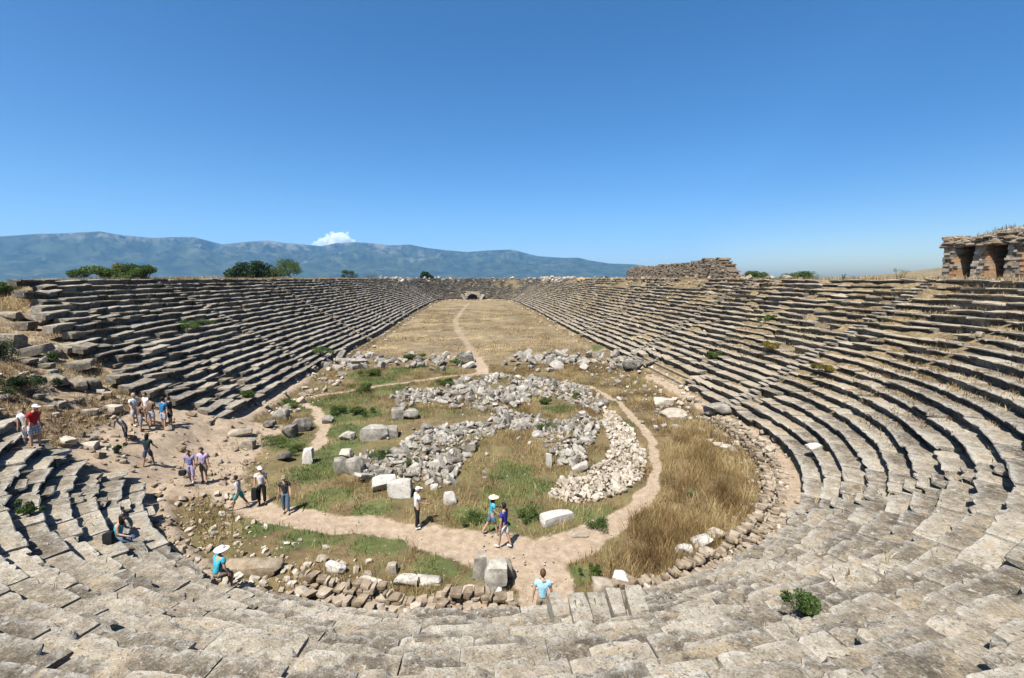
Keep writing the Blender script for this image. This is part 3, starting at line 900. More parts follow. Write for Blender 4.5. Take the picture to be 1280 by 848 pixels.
big('broad white marble block, taller of two behind the man in a white cap', 500, 619, (1.15, .7, .85), 4, mat=M_WHITE, seed=1, tiltx=-10)
big('white marble block lying left against the broader white block in the rubble', 480, 611, (1.15, .75, .75), 24, mat=M_WHITE, tiltx=-14, seed=2)
big('long white marble slab lying beside the footpath bend', 695, 651, (1.55, .62, .40), 28, 'slab', M_WHITE, seed=3, sink=.05)
big('white upright marble slab standing alone left of the rubble heaps', 386, 579, (.62, .32, 1.0), -8, mat=M_WHITE, seed=4)
big('small pale block standing on grass between the man in white and the couple', 563, 629, (.62, .5, .60), 15, 'rough', M_WHITE, seed=5)
big('large rounded grey boulder at the left end of the heap, with a flat pale top', 444, 592, (1.0, .8, .95), 0, 'rough', seed=6)
big('squat grey boulder at the far left end of the middle heap', 427, 590, (.75, .7, .85), 20, 'rough', seed=7)
big('dark leaning slab in front of the large rounded grey boulder', 456, 602, (.95, .5, .3), 50, 'slab', seed=8, tilty=24)
big('flat-topped grey block, the broader of a pair behind the green bush', 470, 547, (1.7, 1.2, .85), 0, mat=M_GREY, seed=9)
big('smaller grey block right of the flat-topped block behind the green bush', 488, 545, (1.0, .9, .75), 10, mat=M_GREY, seed=10)
big('square grey block standing in brown grass between the two rubble heaps', 498, 524, (.95, .8, .95), 5, mat=M_GREY, seed=11)
big('pale grey block right of the square block in brown grass', 513, 523, (1.1, .9, .75), 20, 'rough', seed=12)
big('lone grey stone on the green verge above the white slab', 434, 549, (1.05, .7, .5), -10, 'rough', seed=13)
big('lone pale stone on the verge right of the upright white slab', 433, 571, (.8, .6, .45), 0, 'rough', M_PALE, seed=14)
big('grey stone beside the narrow spur path', 410, 528, (.9, .7, .6), 0, 'boulder', seed=15)
big('slim pale upright stone inside the heap left of the pale strip', 686, 583, (.36, .3, .85), 0, mat=M_WHITE, seed=16)
big('flat pale slab set in the bare earth by the path junction', 725, 669, (.7, .35, .12), -5, 'slab', M_PALE, seed=17, sink=.55)
# gate stones
big('tall pointed grey stone standing left of the gap in the wall', 600, 722, (.50, .34, 1.0), 5, 'rough', tilty=4, seed=18)
big('big spotted grey boulder standing upright at the left side of the gap', 618, 735, (.85, .55, 1.05), 5, 'rough', M_GREY, seed=19)
big('rounded grey stone leaning behind the big spotted boulder', 633, 722, (.55, .5, .8), 0, 'boulder', seed=20)
big('pale rectangular block lying at the foot of the big spotted boulder', 621, 757, (.36, .85, .45), -14, mat=M_WHITE, seed=21)
big('squarish pale wall stone left of the pale rectangular block', 590, 758, (.62, .5, .75), 4, 'rough', M_PALE, seed=22)
big('small buff stone between the wall stone and the pale block', 605, 756, (.42, .45, .7), -4, 'rough', M_BROWN, seed=23)
big('flat grey capstone on the low wall, left of the gate stones', 572, 744, (.6, .45, .22), 3, 'rough', M_GREY, seed=24)
big('long flat grey capstone in the middle of the low wall', 535, 728, (.95, .45, .24), -4, 'rough', M_GREY, seed=25, sink=.1)
big('grey capstone at the low wall above the brown masonry, beside green grass', 508, 729, (.85, .45, .26), -6, 'rough', M_GREY, seed=26, sink=.1)
big('pointed light stone on the wall top left of the long capstones', 490, 716, (.4, .35, .42), 5, 'rough', M_PALE, seed=27)
big('broad pale slab on the wall left of the pointed light stone', 462, 733, (1.0, .5, .24), -8, 'rough', M_PALE, seed=28, sink=.1)
big('broken cylindrical column drum end lying pale on the bank', 419, 715, (.85, .42, .42), -22, 'boulder', M_WHITE, seed=29)
big('pale boulder at the right side of the gap, larger of a pair', 775, 742, (.75, .6, .8), -18, 'rough', M_WHITE, seed=30)
big('pale block left of the larger boulder at the right side of the gap', 752, 752, (.6, .55, .75), 8, 'rough', M_PALE, seed=31)
big('rusty brown boulder in front of the pale boulder pair', 784, 762, (.7, .5, .6), 0, 'boulder', M_BROWN, seed=32)
big('white rounded boulder in the dry grass near the right wall', 877, 684, (.85, .65, .55), 0, 'boulder', M_WHITE, seed=33)
big('smaller white stone left of the rounded boulder in dry grass', 855, 692, (.7, .5, .45), 0, 'boulder', M_WHITE, seed=34)
big('half buried pale stone behind the rounded boulder in dry grass', 897, 672, (.8, .6, .4), 0, 'boulder', M_PALE, seed=35)
# sitting slab and debris on the near left seats
big('long dark weathered block lying beside the sitting woman in a white hat', 317, 716, (2.0, .7, .5), 2, 'rough', M_BROWN, seed=136, tilty=2)
# left debris by the path
big('trough-shaped pale block tilted on the weedy slope', 301, 545, (1.35, .6, .45), 24, 'slab', M_PALE, seed=37, tiltx=-10)
big('pale boulder below the trough-shaped block', 309, 560, (.95, .7, .6), 10, 'rough', M_PALE, seed=38)
big('grey boulder at the top of the weedy slope beside the path', 352, 524, (1.2, .9, 1.0), 0, 'boulder', seed=39)
big('grey boulder on the weedy slope, right of the topmost boulder', 378, 538, (1.3, 1.0, 1.0), 15, 'boulder', seed=40)
big('dark cracked boulder below the two path-side boulders', 362, 546, (.9, .8, .9), 0, 'rough', seed=41)
big('grey slab leaning in the weeds left of the upright white slab', 356, 576, (1.1, .5, .35), -35, 'slab', seed=42, tilty=-20)
big('grey stone behind the trough-shaped block', 337, 534, (.8, .6, .5), 0, 'rough', seed=43)
# slab stack on right seats
big('wide rough pale slab perched on the lowest seats of the right bank', 906, 512, (3.0, 1.7, .75), 8, 'rough', M_GREY, seed=44, sink=0)
big('rounded pale block left of the wide slab at the right bank', 888, 516, (1.0, .9, .7), 0, 'boulder', M_GREY, seed=45)
big('white jumbled block at the foot of the right bank', 842, 522, (1.9, 1.3, .7), 10, 'rough', M_PALE, seed=46)
big('white stone behind the jumbled block at the foot of the right bank', 829, 507, (1.6, 1.1, .7), -10, 'rough', M_PALE, seed=47)
big('dark overhanging slab at the right end of the crossing wall', 790, 460, (2.4, 1.6, 1.0), 5, 'rough', M_GREY, seed=48)
big('long dark slab on the left end of the crossing wall', 437, 455, (4.6, 1.5, .8), 4, 'rough', M_GREY, seed=49)
big('pointed pale boulder beside the track at the crossing wall', 584, 459, (1.5, 1.3, 1.7), 8, 'rough', M_GREY, seed=50)
big('white flat stone lying on the right seats near the dry grass', 1016, 561, (.8, .5, .25), 10, 'slab', M_WHITE, seed=51)

# tumbled blocks at the broken end of the left bank: (photo x, y, length, depth, height, turn, tilt)
TUM = [(12, 432, 1.9, 1.2, 1.0, 0, 4, 'big grey block at the top left of the tumbled end, spotted with lichen'),
       (12, 398, 1.8, 1.0, .6, 6, 3, 'flat block at the left edge below the dry grassy slope'),
       (28, 412, 1.9, 1.0, .7, 2, -3, 'block with mossy foot below the flat block at the left edge'),
       (48, 404, 2.2, 1.3, .7, -14, 8, 'broad grey block among the upper tumbled blocks'),
       (46, 445, 2.0, .8, .7, 38, -14, 'slanting dark slab sliding down the tumbled end'),
       (68, 443, 1.1, .8, .5, -30, 18, 'small tilted slab right of the slanting dark slab'),
       (88, 414, 1.7, 1.1, .35, -20, -9, 'smooth tilted plate lying on the broken seats'),
       (92, 440, 1.8, 1.3, .6, -24, 8, 'cracked grey plate in the middle of the tumbled end'),
       (98, 462, 2.0, .9, .75, 32, -6, 'long block jutting out at the lower tumbled end'),
       (34, 454, 1.1, .8, .35, 0, 0, 'flat pale stone left of the weed at the tumbled end'),
       (58, 460, 1.2, .8, .4, 10, 4, 'flat stone just below the weed at the tumbled end'),
       (70, 480, 1.6, 1.0, .6, -8, 6, 'pale boulder at the bottom of the tumbled end'),
       (97, 487, 1.3, .9, .75, -35, 12, 'upended pale slab at the bottom of the tumbled end'),
       (114, 485, 1.1, .9, .8, 0, 0, 'dark-sided block right of the upended pale slab'),
       (110, 518, 1.25, .55, .42, 14, 0, 'long pale block lying on the dirt ramp'),
       (143, 516, 1.0, .7, .6, -10, 5, 'rough pale stone behind the pointing tourist'),
       (130, 522, .45, .35, .25, 0, 0, 'small ochre stone between two pale blocks on the ramp'),
       (124, 499, .5, .4, .3, 0, 0, 'small ochre stone at the foot of the tumbled blocks'),
       (134, 496, .55, .4, .4, 30, 0, 'ochre cube-like stone above the ramp'),
       (62, 512, .7, .5, .35, 20, 0, 'flat stone at the upper edge of the dirt ramp'),
       (75, 508, .7, .5, .4, -20, 8, 'pale stone beside the flat stone at the upper ramp edge'),
       (85, 556, 1.1, .6, .4, -18, 4, 'flat dusty slab at the broken edge of the near seats'),
       (112, 560, .8, .6, .4, 10, 0, 'pale stone at the broken edge of the near seats'),
       (138, 565, .75, .4, .35, 0, 0, 'dark stone in a clump of dry weed on the ramp'),
       (225, 562, .8, .4, .3, -18, 0, 'tan block lying on bare earth above the couple in lavender')]
for i, (a, b, L, D, H, rz, ti, lab) in enumerate(TUM):
    big(lab, a, b, (L * .82, D * .82, H * .82), rz, 'slab', M_SEAT if i < 14 else (M_BROWN if 'ochre' in lab or 'tan' in lab else M_PALE), tilty=ti, seed=100 + i, seats=False, sub=7, sink=.18)

# upright socketed blocks standing in a row above the gap
for i, (a, b, w, lab) in enumerate([(697, 784, .42, 'pale parapet block directly right of the man in light blue'),
                                    (724, 786, .42, 'parapet block with a square socket, left one of two with sockets'),
                                    (748, 785, .42, 'parapet block with a shallow socket, right one of two with sockets'),
                                    (772, 780, .40, 'worn parapet block right of the two socketed blocks'),
                                    (795, 776, .38, 'broken low parapet block at the right end of the parapet')]):
    p = pg(a, b - 12)
    v, f = stone_arrays(1500 + i, (w, 1.0, .5), 9, 2, .02, .93)
    if i in (1, 2):
        d = np.maximum(np.abs(v[:, 0]) / .07, np.abs(v[:, 1] - .05) / .09)
        v[:, 2] -= np.where((v[:, 2] > .1) & (d < 1), .18, 0)
    o = mesh_obj('parapet_block', v, f, M_SEAT, smooth=35, tint=np.tile([.8, .05, .5, 1], (len(v), 1)))
    o.location = (p[0], p[1], p[2] + .12); o.rotation_euler = (R_(-6), 0, R_(random.gauss(4 - 4 * i, 3)))
    tag(o, lab, 'stone block', 'parapet blocks above the gap')

# ------------------------------------------------------------------ tunnel mouth at the far end
e = empty('tunnel_entrance', (TUN[0], TUN[1], 0)); tag(e, 'dark arched tunnel mouth framed by pale stones at the far end of the track', 'tunnel')
for s in (-1, 1):
    a = Acc()
    for j in range(7):
        box(a, (s * 2.9, 3.0, .22 + j * .42), (1.1, 6.6, .41), (random.random(), .1, .5, 1))
        box(a, (s * (3.5 + j * .2), -.45, .22 + j * .40), (1.3, .7, .39), (.9, .1, .5, 1), random.gauss(0, .05))
    a.build('side_wall', M_PALE, e)
a = Acc()
for j in range(13):
    t = math.pi * (j + .5) / 13
    c, s_ = math.cos(t), math.sin(t)
    v = []
    for r in (2.25, 3.1):
        for dt in (-.115, .115):
            for yy in (-.75, 6):
                v.append((r * math.cos(t + dt), yy + random.gauss(0, .06), 1.1 + .82 * r * math.sin(t + dt)))
    a.add(np.array(v), [[0, 2, 3, 1], [4, 5, 7, 6], [0, 4, 6, 2], [1, 3, 7, 5], [0, 1, 5, 4], [2, 6, 7, 3]], (.85 + random.random() * .3, .1, .5, 1))
a.build('arch', M_PALE, e)
a = Acc(); box(a, (0, 6.2, 1.9), (7, .4, 4.4), (.1, .3, .5, 1)); a.build('back_wall', M_BROWN, e)

# ------------------------------------------------------------------ ruins on the right rim
def ruin_wall():
    A = np.array([CXN + half_width(98) + 17.6, 99.0]); B = np.array([CXN + half_width(60) + 18.0, 59.5])
    L = np.hypot(*(B - A)); t = (B - A) / L; nrm = np.array([t[1], -t[0]])
    if nrm[0] > 0: nrm = -nrm                # faces the arena
    e = empty('ruined_wall', (*((A + B) / 2), ZTOP)); tag(e, 'long broken wall of grey masonry standing on the rim of the right bank', 'ruin')
    c0 = np.array([*((A + B) / 2), ZTOP])
    body, cap = Acc(), Acc(); rg = np.random.default_rng(5)
    def topz(s):
        u = s / L
        return np.interp(u, [0, .04, .15, .3, .5, .7, .84, .92, .97, 1.0], [1.3, 2.0, 2.4, 2.35, 2.6, 2.6, 3.0, 2.8, 1.7, .6]) + .5 * (vnoise(np.array([[s * .5, 3.1, 0]]), 8)[0] - .5)
    z = -.6
    while z < 3.4:
        h = rg.uniform(.13, .25); s = 0
        while s < L:
            l = rg.uniform(.25, .8)
            if z + h < topz(s) + rg.normal() * .12:
                c = np.array([*(A + t * (s + l / 2)), ZTOP + z + h / 2]) - c0
                box(body, c + np.r_[nrm * rg.normal() * .05, 0], (l * .985, 1.5 + rg.normal() * .04, h * .97), (rg.random(), .25, rg.random(), 1), math.atan2(t[1], t[0]))
            s += l
        z += h
    body.build('wall', M_BROWN, e, 30)
    for _ in range(36):
        s = rg.random() * L; me = stone_mesh('cobble', int(rg.integers(6)), M_GREY)
        v = np.array([q.co[:] for q in me.vertices]) * rg.uniform(.25, .6)
        cap.add(v + (np.array([*(A + t * s + nrm * rg.normal() * .5), ZTOP + topz(s) - .05]) - c0), [list(p.vertices) for p in me.polygons], (rg.random(), .3, .5, 1))
    for _ in range(26):
        s = L * (.86 + .17 * rg.random()); me = stone_mesh('cobble', int(rg.integers(6)), M_GREY)
        v = np.array([q.co[:] for q in me.vertices]) * rg.uniform(.3, .7)
        cap.add(v + (np.array([*(A + t * s + nrm * rg.normal() * .8), ZTOP + .9 * topz(s) * rg.random()]) - c0), [list(p.vertices) for p in me.polygons], (rg.random(), .3, .5, 1))
    cap.build('broken_top', M_BROWN, e, 32)
    return A, B, t
RW = ruin_wall()

def arch_ruin():
    # a run of masonry piers with vaulted bays between them, facing the arena
    d = FWD + (1167 - CX) / FPX * RGT; d = d[:2] / np.hypot(*d[:2])
    c = np.array([CXN, CYN]); b = (d @ -c); cc = (c @ c) - (RN + NTOP + 2.2) ** 2
    tt = -b + math.sqrt(b * b - cc)
    P0 = d * tt                               # left front corner
    out = (P0 - c) / np.linalg.norm(P0 - c)
    tang = np.array([out[1], -out[0]])        # to the right seen from the arena
    e = empty('ruined_arcade', (*P0, ZTOP)); tag(e, 'ruined vaulted arcade of brick and stone piers with grass on its roof', 'ruin')
    ang = math.atan2(tang[1], tang[0]); e.rotation_euler = (0, 0, ang)
    # local frame: x right along the front, y outward (away from arena), z up
    zb = float(ground_z((P0 + out * 1.0)[None, :])[0]) - ZTOP - .15
    H = 2.55; rg = np.random.default_rng(8)
    bays = [(0.0, 1.02), (1.82, 2.92), (3.72, 4.85), (5.65, 6.8), (7.6, 8.75), (9.55, 10.7), (11.5, 12.6)]      # solid piers
    for x0, x1 in bays:
        a = Acc(); z = zb
        j = 0
        while z < H:
            h = .36 if j == 0 else rg.uniform(.12, .24)
            for (ya, yb) in ((-.0, .75), (.75, 1.7), (1.7, 2.9)):
                x = x0
                # piers spread into the springing of the vault near the top
                sp = float(sstep(z, 1.0, 2.1))
                xa, xb = x0 + (.08 * sp if x0 > 0 else 0), x1 - .30 * sp
                x = xa
                while x < xb - .02:
                    l = min(rg.uniform(.14, .5), xb - x)
                    if xb - x - l < .15: l = xb - x
                    jig = rg.normal() * .05 - (.12 if j == 0 and ya == 0 else 0)
                    brick = .12 if j == 0 else (.9 if rg.random() < .35 else .3)
                    edge = x + l * .5 > x0 + (x1 - x0) * .62
                    box(a, (x + l / 2, (ya + yb) / 2 + jig, z + h / 2), (l * .97, yb - ya - .01, h * .95), (rg.random(), .1, .5, 1), 0, 1 if (edge and rg.random() < .75 and j) or rg.random() < .02 else (2 if j == 0 or rg.random() < .5 else (3 if rg.random() < .15 else 0)))
                    x += l
            z += h; j += 1
        a.build('pier', [M_BROWN, M_BRICK, M_PALE, M_GREY], e, 30)
    a = Acc()                                 # rear wall of the bays
    z = zb
    while z < H:
        h = rg.uniform(.15, .26); x = .1
        while x < 12.6:
            l = rg.uniform(.3, .7)
            box(a, (x + l / 2, 3.15 + rg.normal() * .03, z + h / 2), (l * .97, .5, h * .96), (rg.random(), .2, .5, 1), 0, 1 if rg.random() < .4 else 0); x += l
        z += h
    a.build('rear_wall', [M_BROWN, M_BRICK], e, 30)
    # rubble vault / roof: a lumpy slab with a ragged edge, domed to the right
    nx, ny = 64, 18; X = np.linspace(.06, 12.7, nx); Y = np.linspace(.05, 3.4, ny)
    gx, gy = np.meshgrid(X, Y); g = np.c_[gx.ravel(), gy.ravel()]
    rag = (fbm(np.c_[g * 2.2, np.zeros(len(g))], 4, 3) - .5)
    u = np.clip((g[:, 0]) / 12.7, 0, 1); w = np.clip(g[:, 1] / 3.45, 0, 1)
    ztop = H + .05 + 1.35 * np.sin(np.clip(u * 2.3 + .02, 0, 1) * math.pi * .5) * (np.sin(np.clip(w * .8 + .08, 0, 1) * math.pi * .62) * .45 + .42) + rag * .35
    zlow = np.full(len(g), H - .22) + rag * .3
    dx = (rag * .55); top = np.c_[g[:, 0] + (u < .03) * dx, g[:, 1] + (w < .05) * dx, ztop]; bot = np.c_[g[:, 0], g[:, 1], zlow]
    v = np.concatenate([top, bot]); N = nx * ny; f = []
    for j in range(ny - 1):
        for i in range(nx - 1):
            q = [j * nx + i, j * nx + i + 1, (j + 1) * nx + i + 1, (j + 1) * nx + i]
            f.append(q); f.append([a_ + N for a_ in q[::-1]])
    for i in range(nx - 1):
        f.append([i, N + i, N + i + 1, i + 1]); k = (ny - 1) * nx
        f.append([k + i + 1, N + k + i + 1, N + k + i, k + i])
    for j in range(ny - 1):
        f.append([j * nx, (j + 1) * nx, N + (j + 1) * nx, N + j * nx]); k = nx - 1
        f.append([j * nx + k, N + j * nx + k, N + (j + 1) * nx + k, (j + 1) * nx + k])
    a = Acc(); a.add(v, f, (.4, 1.0, .5, 1))
    for _ in range(620):                      # stones showing along the broken lip
        x = rg.random() * 13 - .2; me = stone_mesh('cobble', int(rg.integers(6)), M_GREY)
        vv = np.array([q.co[:] for q in me.vertices]) * rg.uniform(.2, .55) * np.array([1.25, 1, .65])
        zz = H - .24 + rg.random() * (.22 + 1.35 * math.sin(min(1, max(0, x) / 12.7 * 2.3 + .02) * math.pi / 2) * .46)
        pos = np.array([x, .03 + rg.normal() * .09, zz]) if rg.random() > .25 else np.array([.03 + rg.normal() * .07, rg.random() * 3.5, zz])
        a.add(vv + pos, [list(p.vertices) for p in me.polygons], (rg.random(), .3, .5, 1), 1)
    a.build('roof', [M_SEAT, M_BROWN], e, 32)
    M = Matrix.Translation((*P0, ZTOP)) @ Matrix.Rotation(ang, 4, 'Z')
    roofpts = [(M @ Vector((x, y, z)))[:] for x, y, z in top[RNG.integers(0, N, 900)]]
    return np.array(roofpts), P0, tang, out
M_BRICK = mat_rubble('reddish_brick', [(.25, (.22, .115, .06)), (.42, (.36, .20, .105)), (.6, (.46, .29, .165)), (.8, (.55, .40, .26))], .2)
ROOFPTS, AR0, ART, ARO = arch_ruin()

# ------------------------------------------------------------------ grass
def blades(name, P, hmin, hmax, width, mat, seed, lean=.35, label=None, cat=None, dens=None):
    """P (N,3) foot points; one bent blade of two quads each"""
    rg = np.random.default_rng(seed); N = len(P)
    h = hmin + (hmax - hmin) * rg.random(N) ** 1.3; a = rg.random(N) * 6.283; b = rg.random(N) * 6.283
    w = width * (.6 + .8 * rg.random(N))
    l = lean * (.3 + rg.random(N)) * h
    sx, sy = np.cos(a) * w / 2, np.sin(a) * w / 2
    lx, ly = np.cos(b) * l, np.sin(b) * l
    z0 = P[:, 2] - .04
    V = np.stack([
        np.c_[P[:, 0] - sx, P[:, 1] - sy, z0], np.c_[P[:, 0] + sx, P[:, 1] + sy, z0],
        np.c_[P[:, 0] + lx * .4 + sx * .8, P[:, 1] + ly * .4 + sy * .8, z0 + h * .6], np.c_[P[:, 0] + lx * .4 - sx * .8, P[:, 1] + ly * .4 - sy * .8, z0 + h * .6],
        np.c_[P[:, 0] + lx, P[:, 1] + ly, z0 + h]], 1).reshape(-1, 3)
    i = np.arange(N) * 5
    F = [[int(k), int(k) + 1, int(k) + 2, int(k) + 3] for k in i] + [[int(k) + 3, int(k) + 2, int(k) + 4] for k in i]
    t = np.clip(fbm(np.c_[P[:, :2] * .8, np.zeros(N)], 4, seed + 3) * 2.2 - .6 + rg.normal(size=N) * .2, 0, 1)
    h = h * np.clip(.45 + 1.1 * fbm(np.c_[P[:, :2] * 1.3, np.zeros(N)], 3, seed + 8), .3, 1.4)
    tint = np.repeat(np.c_[t, t, t, np.ones(N)], 5, 0)
    o = mesh_obj(name, V, F, mat, tint=tint)
    tag(o, label, cat, kind='stuff')
    return o

def scatter(n, xlo, xhi, ylo, yhi, fn, seed):
    rg = np.random.default_rng(seed)
    p = np.c_[rg.uniform(xlo, xhi, n), rg.uniform(ylo, yhi, n)]
    nn, _ = sdf(p)
    keep = rg.random(n) < fn(p, nn)
    p = p[keep]
    return np.c_[p, ground_z(p, True)]

def heap_mask(xy):
    m = np.zeros(len(xy), bool)
    for poly in (HEAP_UP, HEAP_MID, STRIP):
        W = np.array([flo(a, b)[:2] for a, b in poly]); j = len(W) - 1; c = np.zeros(len(xy), bool)
        for i in range(len(W)):
            cond = ((W[i, 1] > xy[:, 1]) != (W[j, 1] > xy[:, 1])) & (xy[:, 0] < (W[j, 0] - W[i, 0]) * (xy[:, 1] - W[i, 1]) / (W[j, 1] - W[i, 1] + 1e-9) + W[i, 0])
            c ^= cond; j = i
        m |= c
    return m

# tall dry stand between the footpath and the right-hand wall
TALL = [(745, 705), (800, 655), (835, 615), (842, 575), (835, 540), (880, 532), (930, 545), (965, 575), (968, 625), (935, 665), (880, 690), (820, 715), (775, 728)]
TW = np.array([flo(a, b)[:2] for a, b in TALL])
def in_poly(xy, W):
    j = len(W) - 1; c = np.zeros(len(xy), bool)
    for i in range(len(W)):
        c ^= ((W[i, 1] > xy[:, 1]) != (W[j, 1] > xy[:, 1])) & (xy[:, 0] < (W[j, 0] - W[i, 0]) * (xy[:, 1] - W[i, 1]) / (W[j, 1] - W[i, 1] + 1e-9) + W[i, 0]); j = i
    return c
def tall_fn(p, n):
    q = p + np.c_[fbm(p * .9, 3, 321) - .5, fbm(p * .9, 3, 322) - .5] * 3.0
    d = in_poly(q, TW) * (1 - path_mask(p)) * (n < -.7)
    return d * sstep(fbm(p * .9, 3, 91), .25, .55)
P = scatter(170000, 2, 17.5, 12, 36, tall_fn, 5)
blades('tall_dry_grass', P, .14, .80, .015, M_DRY, 51, .55, 'stand of tall dry brown grass between the footpath and the right wall', 'dry grass')

def dry_fn(p, n):
    m = (n < -.4) * (1 - np.minimum(1, path_mask(p) * 1.6)) * (p[:, 1] < 50)
    m = m * np.where(heap_mask(p), .75, 1.0) * (1 - .6 * green_mask(p))
    b = breach_mask(p, n)
    m = m * (1 - b)
    return m * sstep(fbm(p * .55, 4, 71), .36, .58)
P = scatter(210000, -17, 17, 12, 50, dry_fn, 6)
def ramp_fn(p, n):
    b = breach_mask(p, n)
    return (b > .6) * (n > 4.4) * (n < 30) * sstep(fbm(p * .5, 3, 15), .25, .5)
P2 = scatter(240000, -44, -16, 12, 46, ramp_fn, 8)
def cross_fn(p, n): return (n < -.3) * (1 - np.minimum(1, path_mask(p) * 1.5)) * sstep(fbm(p * .35, 3, 17), .42, .62)
P3 = scatter(24000, -20, 22, 47, 64, cross_fn, 9)
def edge_fn(p, n): return ((n > -5.5) & (n < .8) & (p[:, 1] > 47)) * sstep(fbm(p * .25, 3, 23), .36, .56) * np.where(p[:, 0] > 0, 1, .6)
P4 = scatter(120000, -21, 23, 46, 170, edge_fn, 14)
blades('dry_grass', np.concatenate([P, P2, P3, P4]), .10, .42, .02, M_DRY, 52, .55, 'short dry brown grass between the stones of the enclosure and on the ramp', 'dry grass')

def gr_fn(p, n):
    m = (n < -.3) * (1 - np.minimum(1, path_mask(p) * 1.6)) * np.where(heap_mask(p), .1, 1)
    return m * np.maximum(green_mask(p) * .95, .30 * sstep(fbm(p * .5, 3, 19), .46, .60)) * sstep(fbm(p * 1.1, 3, 29), .30, .55)
P = scatter(220000, -19, 18, 12, 56, gr_fn, 10)
blades('green_grass', P, .08, .30, .024, M_GRN, 53, .6, 'patches of green grass and weeds along the footpaths', 'grass')

# dry tufts on the right bank and near seats, fringe along both rims
def tuft_points(n, i0, i1, n0, n1, per, seed, spread=.14, thr=.45, fr=.25):
    rg = np.random.default_rng(seed)
    ii = rg.integers(i0, i1, n) % NOUT; nn = n0 + (n1 - n0) * rg.random(n)
    k = np.floor((nn - N0) / TR)
    seat = (nn > N0) & (nn < NTOP)
    nn = np.where(seat, N0 + (k + .80 + .15 * rg.random(n)) * TR, nn)
    c = OP[ii] + ON[ii] * nn[:, None]
    c = c[fbm(c * fr, 3, seed + 1) > thr]
    p = np.repeat(c, per, 0); p = p + rg.normal(size=p.shape) * spread
    return np.c_[p, ground_z(p, True)]
P = np.concatenate([tuft_points(5200, 150, I_RIGHT + 150, N0 + 2.6, NTOP, 10, 61, .2, .47), tuft_points(6000, I_RIGHT + 120, I_FAR, N0, NTOP, 7, 63, .4, .44),
                    tuft_points(500, 40, 150, N0, NTOP, 7, 64, .12, .5), tuft_points(900, I_LEFT, NOUT - 16, N0, NTOP, 6, 65, .2, .5)])
blades('seat_grass', P, .05, .28, .024, M_DRY, 54, .7, 'dry grass tufts growing along the stone seats', 'dry grass')
P = np.concatenate([tuft_points(2600, 120, I_FAR, NTOP + .2, NTOP + 5, 10, 66, .25, .35), tuft_points(2200, I_LEFT, NOUT - 8, NTOP + .2, NTOP + 4, 10, 67, .25, .40)])
P = np.concatenate([P, np.repeat(ROOFPTS, 3, 0) + np.c_[RNG.normal(size=(2700, 2)) * .12, np.zeros(2700) - .14]])
blades('rim_grass', P, .15, .55, .03, M_DRY, 55, .5, 'dry straw grass along the rims above the seats and on the ruin roof', 'dry grass')
def field_fn(p, n): return (n < -.5) * (1 - np.minimum(1, path_mask(p) * 1.3)) * sstep(fbm(p * .12, 4, 37), .46, .58)
P = scatter(50000, -20, 22, 62, 150, field_fn, 12)
blades('track_grass', P, .10, .34, .06, M_DRY, 56, .6, 'bleached dry grass over the long track', 'dry grass')

# ------------------------------------------------------------------ leafy plants and trees
def leaf_cards(N, centres, radii, size, rg, flat=.9):
    j = rg.integers(0, len(centres), N)
    d = rg.normal(size=(N, 3)); d /= np.linalg.norm(d, axis=1)[:, None]
    r = rg.random(N) ** .42
    p = centres[j] + d * r[:, None] * radii[j]
    a = rg.normal(size=(N, 3)); a /= np.linalg.norm(a, axis=1)[:, None]
    b = np.cross(a, rg.normal(size=(N, 3))); b /= np.linalg.norm(b, axis=1)[:, None]
    s = size * (.6 + .8 * rg.random(N))
    u, w = a * s[:, None], b * (s * .55)[:, None]
    V = np.stack([p - u, p - w * .9 + u * .1, p + u, p + w * .9 + u * .1], 1).reshape(-1, 3)
    F = (np.arange(N)[:, None] * 4 + np.arange(4)).tolist()
    shade = np.clip(rg.random(len(centres))[j] * .5 + rg.random(N) * .5, 0, 1)
    return V, F, np.repeat(np.c_[shade, shade, shade, np.ones(N)], 4, 0)

def tube(acc, pts, rads, sides=7, tint=(.5, .5, .5, 1)):
    pts = np.array(pts, float); m = len(pts); v = []
    for i in range(m):
        d = pts[min(i + 1, m - 1)] - pts[max(i - 1, 0)]; d /= np.linalg.norm(d) + 1e-9
        a = np.cross(d, [0, 1, .3]); a /= np.linalg.norm(a); b = np.cross(d, a)
        for s in range(sides):
            t = 6.2832 * s / sides; v.append(pts[i] + rads[i] * (a * math.cos(t) + b * math.sin(t)))
    acc.add(np.array(v), grid_faces(m - 1, sides), tint)

def tree(label, loc, h, spread, mat, seed, group=None, ncl=22, nleaf=2600, trunk=.25, name='tree', leaf=None, low=.25):
    rg = np.random.default_rng(seed); e = empty(name, loc); tag(e, label, 'tree', group)
    a = Acc(); th = h * (low + .15)
    tube(a, [(0, 0, -.3), (rg.normal() * .05 * h, 0, th * .5), (rg.normal() * .06 * h, rg.normal() * .05 * h, th)], [h * .05, h * .038, h * .03])
    cen = []
    for i in range(ncl):
        ph = rg.random() * 6.28; rr = math.sqrt(rg.random()) * spread * .5 * .78
        zz = h * (low + (1 - low) * (.15 + .75 * rg.random()))
        k = 1 - ((zz / h - .58) / .62) ** 2
        cen.append((math.cos(ph) * rr * max(.35, k), math.sin(ph) * rr * max(.35, k), zz))
        if i < 7: tube(a, [(0, 0, th * .8), (cen[-1][0] * .5, cen[-1][1] * .5, (th * .8 + zz) / 2 + .1), cen[-1]], [h * .022, h * .015, h * .006], 5)
    a.build('trunk', M_BARK, e)
    cen = np.array(cen); rad = np.full((ncl, 3), spread * .16) * rg.uniform(.7, 1.3, (ncl, 1)) * np.array([1, 1, .8])
    V, F, T = leaf_cards(int(nleaf * 2.0), cen, rad, (leaf or h * .028) * .75, rg)
    mesh_obj('crown', V, F, mat, e, tint=T)
    return e

